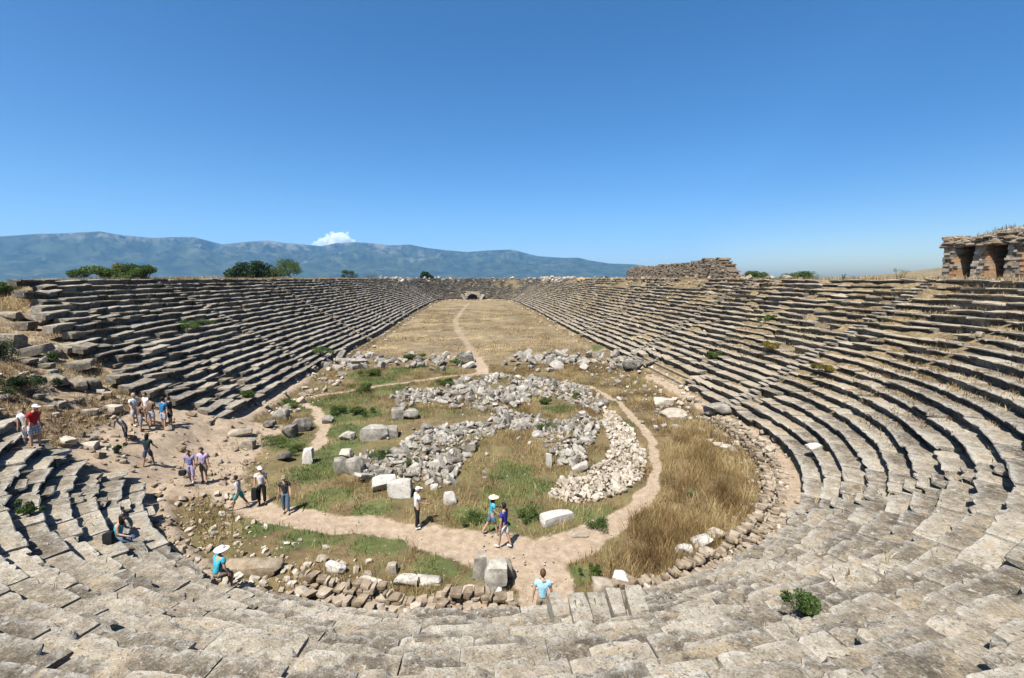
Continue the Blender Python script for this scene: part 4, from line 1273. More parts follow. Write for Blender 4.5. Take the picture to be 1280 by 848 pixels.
def shrub(label, loc, h, w, mat, seed, name='shrub', n=420, leaf=.06, group=None, d=None, stems=True, cat='shrub'):
    rg = np.random.default_rng(seed); e = empty(name, loc); tag(e, label, cat, group)
    cen = np.c_[rg.normal(size=(9, 2)) * np.array([w * .24, (d or w) * .24]), h * (.25 + .6 * rg.random(9))]
    rad = np.full((9, 3), w * .2) * rg.uniform(.6, 1.3, (9, 1)); rad[:, 2] = np.minimum(rad[:, 2], h * .28)
    if stems:
        a = Acc()
        for c in cen: tube(a, [(c[0] * .2, c[1] * .2, -.1), (c[0] * .7, c[1] * .7, c[2] * .5), c], [.022 * h + .006, .014 * h + .004, .004], 4)
        a.build('stem', M_BARK, e)
    V, F, T = leaf_cards(int(n * 1.7), cen, rad, leaf * .8, rg)
    mesh_obj('foliage', V, F, mat, e, tint=T)
    return e

def rim_at(px, dist, zoff=None):
    """a spot on the skyline seen at photo column px, at a distance"""
    d = FWD + (px - CX) / FPX * RGT; d = d[:2] / np.hypot(*d[:2])
    while sdf(d * dist)[0][0] < NTOP + 1.6: dist += 1.5       # stand behind the last row
    p = d * dist
    return np.array([p[0], p[1], float(ground_z(p[None, :])[0])])

def skytree(label, px, ytop, wpx, dist, mat, seed, **k):
    p = rim_at(px, dist); Z = (np.r_[p[:2], 10] - EYE) @ FWD
    top = 10 + (348 - ytop) / FPX * Z
    h = top - p[2]
    return tree(label, p, h, wpx / FPX * Z, mat, seed, **k)
skytree('dark round tree, left one of three beyond the left rim', 308, 326, 54, 118, M_LEAFD, 1, low=.06, nleaf=4600, ncl=34)
skytree('dark full tree in the middle of three beyond the left rim', 338, 323, 48, 122, M_LEAFD, 2, low=.06, nleaf=4600, ncl=34)
skytree('lighter olive tree with a bare trunk, right one of three beyond the left rim', 366, 324, 40, 112, M_LEAF, 3, low=.22, nleaf=3200, ncl=28)
skytree('small dark round tree alone on the skyline left of the low bush', 440, 338, 22, 165, M_LEAFD, 4, low=.02, nleaf=2600)
skytree('low spreading dark bush-like tree on the skyline left of the far end', 469, 343, 30, 186, M_LEAFD, 5, low=.0, nleaf=2600)
skytree('small dark tree on the skyline just left of the far end', 534, 337, 20, 268, M_LEAFD, 6, low=.08, nleaf=2600)
skytree('low dark tree peeping over the middle of the far rim', 606, 347, 14, 285, M_LEAFD, 7, low=.05, nleaf=900)
skytree('green tree top behind the ruined wall, left of the second one', 941, 341, 32, 95, M_LEAF, 8, low=.02, nleaf=3200, leaf=.16)
skytree('green tree top on the right skyline midway to the arcade', 990, 344, 44, 95, M_LEAF, 9, low=.02, nleaf=3600, leaf=.16)
def skyshrub(label, px, ytop, wpx, dist, mat, seed, n=900, leaf=.10, **k):
    p = rim_at(px, dist); Z = (np.r_[p[:2], 10] - EYE) @ FWD
    h = max(.4, 10 + (348 - ytop) / FPX * Z - p[2])
    return shrub(label, p, h, wpx / FPX * Z, mat, seed, n=n, leaf=leaf, **k)
skyshrub('green leafy bush on top of the left bank, beside the yellowing bush', 150, 331, 58, 57, M_LEAF, 21, n=5200)
skyshrub('yellowing bush on top of the left bank', 172, 331, 30, 57.5, M_LEAFO, 22, n=2000)
skyshrub('bare dark bush on the left rim, right of the yellowing bush', 190, 330, 20, 58, M_LEAFD, 23, n=220)
shrub('green bush at the left edge of the picture above the grassy slope', pg(8, 367), .9, 3.2, M_LEAF, 24, n=2600, leaf=.09)
skyshrub('dark bush on the rim left of the ruined wall', 702, 346, 14, 130, M_LEAFD, 25, n=600)
skyshrub('dark bush beside a dry mound on the far right rim', 752, 346, 14, 118, M_LEAFD, 26, n=600)
skyshrub('small bush with thin stalks on the rim left of the arcade', 1116, 333, 16, 47, M_LEAFO, 27, n=140, leaf=.05)
skyshrub('thin green sprig on the rim between the green trees and the arcade', 1047, 340, 5, 47, M_LEAF, 28, n=90, leaf=.05)
# dry mounds on the far right rim
def mound(label, px, dist, w, h, seed):
    p = rim_at(px, dist); v, f = stone_arrays(seed, (w, w * .6, h * 2), 14, 3, .10, .3); v = v * (1 + .5 * (fbm(v * 2.2, 4, seed) - .5))[:, None]
    o = mesh_obj('earth_mound', v, f, M_MOUND, smooth=180); o.location = (p[0], p[1], p[2] - .2); tag(o, label, 'mound')
kk = NT('dry_earth'); pp_ = kk.pos(); kk.color(kk.ramp(kk.noise(pp_, 1.2, 6, .7), [(.3, (.22, .15, .08)), (.5, (.38, .28, .15)), (.7, (.48, .38, .22))])); kk.bump(kk.noise(pp_, 4, 5), .8, .1); M_MOUND = kk.m
mound('brown craggy earth mound on the far right rim', 681, 140, 4.0, 1.2, 3)
mound('wide straw coloured mound left of the ruined wall', 738, 122, 9, .8, 4)
mound('low bank of dry earth at the left end of the ruined wall', 772, 118, 6, .7, 6)
mound('heap of pale rubble on the rim above the tunnel', 562, 262, 16, 1.0, 9)

# weeds: (photo x, y of foot, height, width, label)
WEEDS = [(1004, 762, .34, .8, M_LEAF, 'leafy green weed growing on the near seats'),
         (42, 642, .5, .55, M_LEAF, 'leafy green weed on the left part of the near seats'),
         (28, 492, .9, 1.9, M_LEAFD, 'dark green bush on the bank above the red shirted man'),
         (4, 450, 1.2, 1.6, M_LEAFD, 'dark bush at the left edge below the spotted block'),
         (62, 452, .5, .8, M_LEAF, 'green weed among the tumbled blocks'),
         (476, 574, .55, 1.5, M_GRN, 'bright green bush at the near side of the middle rubble heap'),
         (512, 584, .4, .9, M_GRN, 'smaller bright green bush growing inside the middle rubble heap'),
         (560, 482, .6, 1.4, M_GRN, 'green bush at the top of the far rubble heap'),
         (683, 506, .5, 1.0, M_GRN, 'green bush behind the right part of the far rubble heap'),
         (687, 538, .45, 1.2, M_GRN, 'low green bush between the heap and the pale strip'),
         (719, 498, .5, 1.1, M_GRN, 'green bush by the upper right of the rubble'),
         (422, 517, .6, 1.6, M_GRN, 'round green bush right of the spur path'),
         (446, 518, .55, 1.5, M_GRN, 'round green bush second to the right of the spur path'),
         (455, 490, .7, 1.7, M_GRN, 'green bush just below the upper footpath'),
         (466, 470, .7, 2.6, M_GRN, 'wide green bush below the crossing wall'),
         (574, 457, .7, 1.4, M_GRN, 'green bush beside the pointed pale boulder'),
         (521, 450, .7, 2.2, M_GRN, 'green bush on top of the crossing wall'),
         (340, 556, .5, 1.6, M_GRN, 'green weeds below the path-side boulders'),
         (366, 566, .5, 1.3, M_GRN, 'green weeds left of the upright white slab'),
         (362, 508, .6, 1.5, M_GRN, 'green bush above the path-side boulders'),
         (308, 498, .6, 1.0, M_GRN, 'green weed at the foot of the left bank'),
         (592, 652, .4, 1.1, M_GRN, 'green weed patch left of the couple by the junction'),
         (664, 650, .4, .9, M_GRN, 'green weed patch right of the man in navy'),
         (737, 722, .35, .6, M_GRN, 'bright green weed at the right side of the gap'),
         (399, 444, .8, 2.0, M_LEAF, 'green bush on the lower rows of the left bank'),
         (247, 410, .7, 2.0, M_LEAF, 'green bush halfway up the left bank'),
         (892, 447, .7, 1.6, M_LEAF, 'green bush in the middle rows of the right bank'),
         (963, 402, .6, 1.6, M_LEAF, 'green bush high on the right bank'),
         (964, 440, .5, 1.8, M_LEAFO, 'yellow-green weed on the right bank right of the green bush'),
         (1030, 466, .5, 1.3, M_LEAFO, 'yellow-green weed in the right bank above the wide slab'),
         (744, 660, .3, 1.2, M_GRN, 'green weed fringe behind the long white slab'),
         (862, 621, .3, .5, M_LEAF, 'small green weed on the right seats'),
         (147, 566, .45, .5, M_LEAFD, 'dark dry weed clump on the dirt ramp')]
for i, (a, b, h, w, m, lab) in enumerate(WEEDS):
    shrub(lab, pg(a, b), h, w, m, 300 + i, name='weed', n=int(600 + 800 * w), leaf=.032 if b > 520 else .055, cat='weed')

# ------------------------------------------------------------------ people
M_SKIN = mat_plain('skin', (.47, .28, .19), .6, .08)
M_SKIN2 = mat_plain('tanned_skin', (.33, .18, .11), .6, .08)
M_EYE = mat_plain('eye', (.03, .025, .02), .3, .0)
HAIRM = {k: mat_plain('hair_' + k, c, .6, .25, 30) for k, c in {'black': (.012, .01, .009), 'brown': (.09, .05, .028), 'grey': (.35, .33, .31), 'blond': (.38, .27, .14)}.items()}
CLOTH = {}
def cloth(c, key, st=None):
    if key not in CLOTH: CLOTH[key] = mat_cloth(c, key, st)
    return CLOTH[key]
C_ = {'red': (.50, .025, .03), 'white': (.78, .78, .78), 'black': (.018, .018, .02), 'navy': (.035, .05, .30), 'turq': (.06, .42, .55), 'teal': (.03, .42, .36),
      'blue': (.03, .19, .42), 'lav': (.50, .42, .66), 'lilac': (.23, .25, .55), 'grey': (.30, .31, .33), 'lgrey': (.55, .56, .58), 'khaki': (.26, .22, .16),
      'brown': (.20, .14, .10), 'denim': (.05, .075, .14), 'dkgreen': (.02, .04, .04), 'sky': (.36, .62, .76), 'char': (.035, .04, .05), 'jeans': (.10, .17, .26),
      'dgrey': (.09, .09, .10), 'beige': (.45, .37, .26), 'straw': (.74, .66, .48)}
PLAID = ((.62, .64, .72), 'plaid', (.10, .13, .26))

PENDING = []
def skel_mesh(nodes, edges, rad, root=0):
    me = bpy.data.meshes.new('skeleton'); me.from_pydata([tuple(n) for n in nodes], edges, [])
    o = bpy.data.objects.new('skeleton', me); COL.objects.link(o)
    m = o.modifiers.new('skin', 'SKIN'); m.use_smooth_shade = True; m.branch_smoothing = .4
    sv = me.skin_vertices[0].data
    for i, r in enumerate(rad):
        sv[i].radius = r if isinstance(r, tuple) else (r, r); sv[i].use_root = (i == root)
    s = o.modifiers.new('sub', 'SUBSURF'); s.levels = 1; s.render_levels = 1
    return o

def ellipsoid(c, r, nu=14, nv=10):
    v, f = [], []
    for j in range(nv + 1):
        t = math.pi * j / nv
        for i in range(nu):
            p = 2 * math.pi * i / nu
            v.append((c[0] + r[0] * math.sin(t) * math.cos(p), c[1] + r[1] * math.sin(t) * math.sin(p), c[2] + r[2] * math.cos(t)))
    for j in range(nv):
        for i in range(nu):
            f.append([j * nu + i, j * nu + (i + 1) % nu, (j + 1) * nu + (i + 1) % nu, (j + 1) * nu + i][::-1])
    return np.array(v), f

def rotx(v, a, o):
    v = np.atleast_2d(np.asarray(v, float)) - o; c, s = math.cos(a), math.sin(a)
    return np.c_[v[:, 0], v[:, 1] * c - v[:, 2] * s, v[:, 1] * s + v[:, 2] * c] + o

def person(label, px, py, face, h=1.72, legs=((0, 0), (0, 0)), arms=((5, 8, 10), (5, 8, 10)), lean=0, top=('white', 'short'), bottom=('khaki', 'shorts'),
           hair='brown', hairlen=0, hat=None, shoes='dgrey', skin=None, stripe=None, headturn=0, loc=None, headlean=0, side=0):
    """face: 0 looks away from the camera, 90 to the right of the picture, 180 at the camera; arms = (forward, sideways, elbow); side = sideways bend"""
    p = pg(px, py) if loc is None else np.array(loc)
    skm = skin or M_SKIN
    PELV = np.array([0, 0, .93]); ln = R_(-lean)
    up = lambda q: rotx(q, ln, PELV)[0]
    N, E, Rd = [], [], []
    def nd(q, r, par=None):
        N.append(np.array(q, float)); Rd.append(r)
        if par is not None: E.append((par, len(N) - 1))
        return len(N) - 1
    pel = nd(PELV, .125); wai = nd(up((0, 0, 1.10)), .112, pel); che = nd(up((0, .0, 1.30)), .128, wai)
    nb = nd(up((0, -.01, 1.45)), .058, che)
    hc = up((0, .02, 1.625)); hc = hc + np.array([0, math.sin(R_(headlean)) * .06, -abs(math.sin(R_(headlean))) * .03])
    nk = nd(up((0, .005, 1.53)), .052, nb)
    J = {}
    for s in (-1, 1):
        a, k = [R_(q) for q in legs[(s + 1) // 2]]
        hp = PELV + np.array([s * .092, 0, -.05]); kn = hp + .42 * np.array([s * .03, math.sin(a), -math.cos(a)])
        an = kn + .40 * np.array([0, math.sin(a - k), -math.cos(a - k)])
        to = an + np.array([s * .02, .15, -.035])
        i = nd(hp, .088, pel); j = nd((hp + kn) / 2, .078, i); kx = nd(kn, .056, j); m = nd((kn * .6 + an * .4), .054, kx); ax = nd(an, .038, m); nd(to, .034, ax)
        J['leg', s] = (hp, kn, an, to)
        f, sd, el = [R_(q) for q in arms[(s + 1) // 2]]
        sh = np.array([s * .172, 0, 1.405])
        d1 = np.array([s * math.sin(sd), math.sin(f) * math.cos(sd), -math.cos(f) * math.cos(sd)])
        d2 = np.array([s * math.sin(sd * .6), math.sin(f + el) * math.cos(sd * .6), -math.cos(f + el) * math.cos(sd * .6)])
        elb = sh + .285 * d1; wr = elb + .25 * d2; pa = wr + .085 * d2
        sh, elb, wr, pa = up(sh), up(elb), up(wr), up(pa)
        d = pa - wr; d /= np.linalg.norm(d); lat = np.cross(d, [1.0, 0, 0]); lat /= np.linalg.norm(lat) + 1e-9
        i = nd(sh, .062, che); u = nd((sh + elb) / 2, .05, i); e_ = nd(elb, .041, u); w = nd(wr, .028, e_); pm = nd(pa, .031, w)
        for q, (fl, off) in enumerate(((.062, -.030), (.074, -.010), (.070, .010), (.055, .030))):
            b = pa + lat * off * .8 + d * .03; b2 = b + d * fl * .55; tip = b2 + d * fl * .45 - np.array([s * .02, 0, 0])
            x = nd(b, .010, pm); x = nd(b2, .009, x); nd(tip, .008, x)
        tb = wr + d * .03 + lat * .035; x = nd(tb, .011, w); nd(tb + d * .05 + lat * .02, .009, x)
        J['arm', s] = (sh, elb, wr, pa)
    fl = min(J['leg', s][i][2] for s in (-1, 1) for i in (2, 3)) - .035
    body = skel_mesh(N, E, Rd)
    parts = [('body', body, skm, None)]
    # clothes grown over the same joints, a little fuller
    tn = [up((0, 0, .90)), up((0, 0, 1.10)), up((0, 0, 1.30)), up((0, -.01, 1.43))]; te = [(0, 1), (1, 2), (2, 3)]; tr = [.150, .142, .168, .085]
    for s in (-1, 1):
        sh, elb, wr, pa = J['arm', s]; b = len(tn)
        if top[1] == 'none': continue
        tn += [sh, sh * .4 + elb * .6]; tr += [.092, .072]; te += [(2, b), (b, b + 1)]
        if top[1] == 'long': tn += [elb, wr]; tr += [.055, .042]; te += [(b + 1, b + 2), (b + 2, b + 3)]
    parts.append(('shirt' if top[1] != 'none' else 'tank_top', skel_mesh(tn, te, tr, 1), cloth(C_[top[0]], top[0]), None))
    bn = [PELV + np.array([0, 0, .08]), PELV]; be = [(0, 1)]; br = [.132, .143]
    for s in (-1, 1):
        hp, kn, an, to = J['leg', s]; b = len(bn); bn += [hp, hp * .45 + kn * .55]; br += [.112, .098]; be += [(1, b), (b, b + 1)]
        if bottom[1] == 'shorts': bn.append(hp * .08 + kn * .92); br.append(.088); be.append((b + 1, b + 2))
        elif bottom[1] == 'capri': bn += [kn, kn * .55 + an * .45]; br += [.078, .07]; be += [(b + 1, b + 2), (b + 2, b + 3)]
        elif bottom[1] == 'long': bn += [kn, kn * .08 + an * .92]; br += [.078, .068]; be += [(b + 1, b + 2), (b + 2, b + 3)]
    bm_ = cloth(PLAID[0], PLAID[1], PLAID[2]) if bottom[0] == 'plaid' else cloth(C_[bottom[0]], bottom[0])
    parts.append(('trousers' if bottom[1] == 'long' else ('capri_trousers' if bottom[1] == 'capri' else 'shorts'), skel_mesh(bn, be, br, 1), bm_, None))
    for s in (-1, 1):
        hp, kn, an, to = J['leg', s]
        parts.append(('shoe', skel_mesh([an + np.array([0, -.03, -.01]), an + np.array([0, .06, -.03]), to + np.array([0, .03, 0])], [(0, 1), (1, 2)], [.05, .046, .042], 1), cloth(C_[shoes], shoes), None))
    e = empty('person', (p[0], p[1], p[2])); tag(e, label, 'person')
    PENDING.append((e, parts, hc, R_(headturn), face, h, fl, hair, hairlen, hat, skm))
    return e, J, fl

def finish_people():
    dg = bpy.context.evaluated_depsgraph_get()
    for e, parts, hc, ht, face, h, fl, hair, hairlen, hat, skm in PENDING:
        sc = h / 1.745
        e.rotation_euler = (0, 0, -R_(face) - YAW); e.scale = (1, 1, 1)
        def fin(v): return (np.atleast_2d(v) - np.array([0, 0, fl])) * sc
        def hd(v):                                     # head frame to body frame
            v = np.atleast_2d(v); c, s = math.cos(ht), math.sin(ht)
            return np.c_[v[:, 0] * c - v[:, 1] * s, v[:, 0] * s + v[:, 1] * c, v[:, 2]] + hc
        for name, o, mat, _ in parts:
            me = bpy.data.meshes.new_from_object(o.evaluated_get(dg))
            v = np.array([q.co[:] for q in me.vertices]); f = [list(q.vertices) for q in me.polygons]
            mats, mi = [mat], [0] * len(f)
            if name == 'body':
                def addp(vv, ff, m):
                    nonlocal v, f, mi
                    k = len(v); v = np.concatenate([v, vv]); f += [[a + k for a in q] for q in ff]; mi += [m] * len(ff)
                hv, hf = ellipsoid((0, 0, 0), (.076, .096, .118))
                low = np.clip(-hv[:, 2] / .118, 0, 1); hv[:, 0] *= 1 - .28 * low; hv[:, 1] = hv[:, 1] * (1 - .12 * low) + .012 * low
                nose = np.exp(-((hv[:, 0] / .02) ** 2 + ((hv[:, 2] + .012) / .03) ** 2)) * (hv[:, 1] > 0); hv[:, 1] += nose * .024
                sock = np.exp(-(((np.abs(hv[:, 0]) - .03) / .02) ** 2 + ((hv[:, 2] - .012) / .018) ** 2)) * (hv[:, 1] > 0); hv[:, 1] -= sock * .008
                addp(hd(hv), hf, 0)
                nv, nf = ellipsoid((0, .100, -.018), (.013, .018, .024), 8, 6); addp(hd(nv), nf, 0)
                for s in (-1, 1):
                    ev, ef = ellipsoid((s * .076, -.005, -.005), (.012, .02, .03), 8, 6); addp(hd(ev), ef, 0)
                    ev, ef = ellipsoid((s * .029, .083, .012), (.012, .008, .008), 8, 6); addp(hd(ev), ef, 1)
                mv, mf = ellipsoid((0, .085, -.062), (.024, .008, .006), 8, 6); addp(hd(mv), mf, 2)
                mats = [mat, M_EYE, M_LIP]
            mesh_obj(name, fin(v), f, mats, e, mat_idx=mi, smooth=180)
            bpy.data.objects.remove(o); bpy.data.meshes.remove(me)
        hv, hf = ellipsoid((0, -.008, .012), (.088, .106, .122), 18, 14)
        ctr = np.array([hv[q].mean(0) for q in hf])
        keep = ~((ctr[:, 1] > .028) & (ctr[:, 2] < .062)) & ~((ctr[:, 2] < -.055 - .10 * hairlen))
        if hairlen: hv[:, 2] -= (hv[:, 2] < -.02) * (hv[:, 1] < .03) * .16 * hairlen; hv[:, 1] -= (hv[:, 2] < -.05) * .03 * hairlen
        hv = hv * (1 + .08 * (fbm(hv * 22 + h * 9, 3, 5) - .5))[:, None]
        mesh_obj('hair', fin(hd(hv)), [q for q, k in zip(hf, keep) if k], HAIRM[hair], e, smooth=180)
        if hat:
            col = cloth(C_[hat[1]], hat[1] + '_hat') if hat[1] != 'straw' else cloth(C_['straw'], 'straw_hat')
            a = Acc(); dv, df = ellipsoid((0, -.006, .03), (.098, .116, .115), 18, 14)
            if hat[0] == 'cap':
                kf = [q for q in df if dv[q].mean(0)[2] > .045]
                a.add(fin(hd(dv)), kf, (.5, .5, .5, 1))
                t = np.linspace(0, math.pi, 13); top_ = np.c_[np.cos(t) * .088, .085 + np.sin(t) * .105, .055 - np.sin(t) * .018]
                inn = np.c_[np.cos(t) * .088, .045 + np.sin(t) * .055, np.full(13, .062)]
                v = np.concatenate([top_, inn, top_ - [0, 0, .01], inn - [0, 0, .01]])
                f = []
                for i in range(12):
                    f += [[i, i + 1, 13 + i + 1, 13 + i], [26 + i, 39 + i, 39 + i + 1, 26 + i + 1], [i, 26 + i, 26 + i + 1, i + 1]]
                a.add(fin(hd(v)), f, (.5, .5, .5, 1))
            else:
                R1 = .21; kf = [q for q in df if dv[q].mean(0)[2] > .035]
                a.add(fin(hd(dv)), kf, (.5, .5, .5, 1))
                t = np.arange(24) / 24 * 6.2832; v = []
                for r, z in ((.09, .052), (.15, .045), (R1, .028), (R1, .018), (.15, .035), (.09, .040)):
                    v += [np.c_[np.cos(t) * r, np.sin(t) * r * 1.04 - .005, z + .012 * np.sin(2 * t + 1) * (r > .1)]]
                v = np.concatenate(v); f = []
                for j in range(5):
                    for i in range(24): f.append([j * 24 + i, j * 24 + (i + 1) % 24, (j + 1) * 24 + (i + 1) % 24, (j + 1) * 24 + i])
                a.add(fin(hd(v)), f, (.5, .5, .5, 1))
            o = a.build('cap' if hat[0] == 'cap' else 'sun_hat', col, e, 50)

M_LIP = mat_plain('lips', (.35, .13, .10), .5, .05)
WALK = ((-16, 4), (22, 8)); WALK2 = ((24, 8), (-18, 6))
person('man in a red shirt, white cap and plaid shorts stepping down the near seats', 45, 560, 95, 1.80, ((12, 18), (-2, 2)), ((-8, 10, 22), (-6, 12, 20)), 14, ('red', 'short'), ('plaid', 'shorts'), 'grey', 0, ('cap', 'white'), 'char', headlean=25)
person('person in white with an outstretched arm, half hidden behind the man in the red shirt', 36, 556, 150, 1.58, ((4, 4), (-2, 0)), ((10, 55, 5), (10, 8, 10)), 10, ('white', 'short'), ('white', 'capri'), 'brown')
person('woman in a pale cap and dark capri trousers pointing down at the ramp', 158, 553, 200, 1.62, ((10, 10), (-8, 6)), ((14, 12, 14), (24, 46, 4)), 34, ('grey', 'long'), ('char', 'capri'), 'blond', 0, ('cap', 'beige'), 'beige', headlean=30)
person('bald man in a white shirt and pale shorts, leftmost of the group at the ramp', 170, 532, 110, 1.80, ((0, 0), (4, 4)), ((12, 10, 40), (12, 10, 40)), 2, ('white', 'short'), ('lgrey', 'shorts'), 'grey', 0, None, 'white')
person('woman in a dark brown top and grey capri trousers in the group', 177, 539, 30, 1.66, ((2, 2), (-4, 2)), ((20, 18, 75), (10, 14, 40)), 2, ('brown', 'short'), ('grey', 'capri'), 'brown', 1, None, 'dgrey')
person('person in a white top mostly hidden behind the man in brown', 185, 528, 200, 1.70, ((0, 0), (2, 2)), ((10, 8, 20), (10, 8, 20)), 0, ('white', 'short'), ('khaki', 'shorts'), 'black')
person('man in a brown shirt and plaid shorts with his back to us', 191, 534, 10, 1.72, ((0, 2), (3, 2)), ((14, 10, 50), (14, 10, 50)), 2, ('brown', 'short'), ('plaid', 'shorts'), 'black', 0, None, 'dgrey')
person('tall man in a blue shirt and plaid shorts with his back to us', 206, 537, 12, 1.86, ((2, 0), (-5, 3)), ((16, 14, 55), (8, 10, 20)), 2, ('blue', 'short'), ('plaid', 'shorts'), 'black', 0, None, 'beige')
person('man in a dark shirt holding up a guide leaflet behind the tall man in blue', 214, 533, 260, 1.74, ((0, 0), (2, 2)), ((30, 10, 60), (40, 12, 55)), 0, ('char', 'short'), ('char', 'shorts'), 'black')
person('woman in a dark top and denim shorts walking up towards the group', 186, 583, 355, 1.62, WALK, ((20, 10, 30), (20, 10, 30)), 4, ('dkgreen', 'short'), ('denim', 'shorts'), 'black', 1, None, 'beige', M_SKIN2)
E_BAG, J_BAG, F_BAG = person('woman in a blue top and lavender trousers carrying a black bag', 240, 603, 175, 1.62, ((4, 4), (-4, 2)), ((6, 10, 20), (6, 14, 24)), 6, ('lilac', 'short'), ('lav', 'capri'), 'brown', 0, None, 'white', headlean=25)
person('man in a lavender shirt and khaki shorts beside the woman in blue', 256, 603, 170, 1.76, ((6, 6), (-4, 2)), ((4, 12, 12), (4, 12, 14)), 4, ('lav', 'short'), ('khaki', 'shorts'), 'black', 0, None, 'dgrey', headlean=20)
person('boy in a grey top and teal shorts striding left', 300, 636, 262, 1.58, ((26, 12), (-24, 10)), ((-14, 10, 30), (18, 10, 40)), 6, ('lgrey', 'long'), ('teal', 'shorts'), 'black', 0, None, 'grey', M_SKIN2)
E_JKT, J_JKT, F_JKT = person('man in a white shirt, white cap and black trousers holding a dark jacket', 328, 630, 150, 1.76, ((4, 4), (-4, 2)), ((4, 10, 14), (6, 12, 20)), 2, ('white', 'short'), ('black', 'long'), 'grey', 0, ('cap', 'white'), 'black')
person('man in a dark t-shirt and jeans with a dark cap walking towards us', 358, 641, 165, 1.70, ((12, 14), (-6, 2)), ((16, 12, 40), (2, 12, 12)), 3, ('char', 'short'), ('jeans', 'long'), 'brown', 0, ('cap', 'khaki'), 'beige')
person('man in white shirt, cap and black trousers reading alone on the path', 522, 660, 60, 1.74, ((6, 4), (-5, 2)), ((14, 8, 62), (14, 8, 62)), 2, ('white', 'short'), ('black', 'long'), 'grey', 0, ('cap', 'white'), 'white', headlean=22)
person('woman in a turquoise shirt, straw hat and denim shorts walking right', 615, 668, 75, 1.64, ((-22, 10), (18, 6)), ((20, 10, 60), (10, 10, 50)), 6, ('turq', 'short'), ('jeans', 'shorts'), 'black', 1, ('brim', 'straw'), 'grey')
person('man in a navy shirt and white shorts turned towards the woman in the straw hat', 630, 684, 300, 1.76, ((14, 6), (-14, 6)), ((-2, 10, 12), (8, 10, 40)), 0, ('navy', 'short'), ('white', 'shorts'), 'black', 0, None, 'white', M_SKIN)
gp = flo(678, 783)
person('man in a light blue t-shirt seen from behind, half hidden by the near seats', 678, 764, 8, 1.74, ((10, 6), (-8, 4)), ((-6, 14, 14), (4, 14, 18)), 4, ('sky', 'short'), ('khaki', 'shorts'), 'brown', 0, None, 'dgrey', loc=(gp[0], gp[1], 0.0))
# sitting figures: feet one or two rows below the seat
SIT = ((82, 78), (78, 84))
def sitter(label, px, py, face, **k):
    p = pg(px, py)                                     # seat surface under the hips
    e, J, fl = person(label, px, py, face, loc=(0, 0, 0), **k)
    h = k.get('h', 1.65) / 1.745
    # hips (skeleton z .88, less the flesh under them) come down onto the stone
    e.location = (p[0], p[1], p[2] - (.93 - .145 - fl) * h)
    return e
sitter('dark haired woman in a blue top sitting on the near seats writing', 147, 676, 75, h=1.64, legs=SIT, arms=((26, 10, 60), (22, 12, 66)), lean=14, top=('turq', 'none'), bottom=('jeans', 'long'), hair='black', hairlen=1, shoes='char', headlean=30)
sitter('woman in a wide white sun hat and turquoise shirt sitting on the seats', 271, 722, 25, h=1.66, legs=((74, 66), (70, 74)), arms=((18, 18, 30), (10, 16, 30)), lean=16, top=('turq', 'short'), bottom=('khaki', 'capri'), hair='brown', hat=('brim', 'white'), shoes='beige', headlean=15)
finish_people()

def lumpy(name, label, cat, loc, dims, mat, seed, rz=0):
    e = empty(name, loc, rz); tag(e, label, cat)
    v, f = stone_arrays(seed, dims, 7, 1, .03, .6); mesh_obj('bag_body' if 'bag' in name or 'pack' in name else 'folded_cloth', v, f, mat, e, smooth=180)
    return e
def hand_of(e, J, fl, s, h):
    pa = J['arm', s][3]; m = Matrix.Rotation(e.rotation_euler[2], 4, 'Z')
    q = m @ Vector(((pa[0]) * h / 1.745, pa[1] * h / 1.745, (pa[2] - fl) * h / 1.745)); return np.array(e.location) + np.array(q)
hb = hand_of(E_BAG, J_BAG, F_BAG, 1, 1.62)
b = lumpy('handbag', 'black bag hanging from the hand of the woman in the blue top', 'bag', (hb[0], hb[1], hb[2] - .22), (.34, .18, .28), cloth(C_['black'], 'black'), 71)
a = Acc(); t = np.linspace(0, math.pi, 9); tube(a, [(math.cos(q) * .11, 0, .12 + math.sin(q) * .10) for q in t], [.012] * 9, 6); a.build('strap', cloth(C_['char'], 'char'), b, 180)
hb = hand_of(E_JKT, J_JKT, F_JKT, 1, 1.76)
o = lumpy('jacket', 'dark jacket draped from the hand of the man in the white shirt', 'jacket', (hb[0], hb[1], hb[2] - .24), (.28, .2, .62), cloth(C_['black'], 'black'), 72)
q = pg(137, 680)
lumpy('backpack', 'dark backpack beside the woman sitting on the seats', 'backpack', (q[0], q[1], q[2] + .2), (.3, .2, .4), cloth(C_['black'], 'black'), 73)

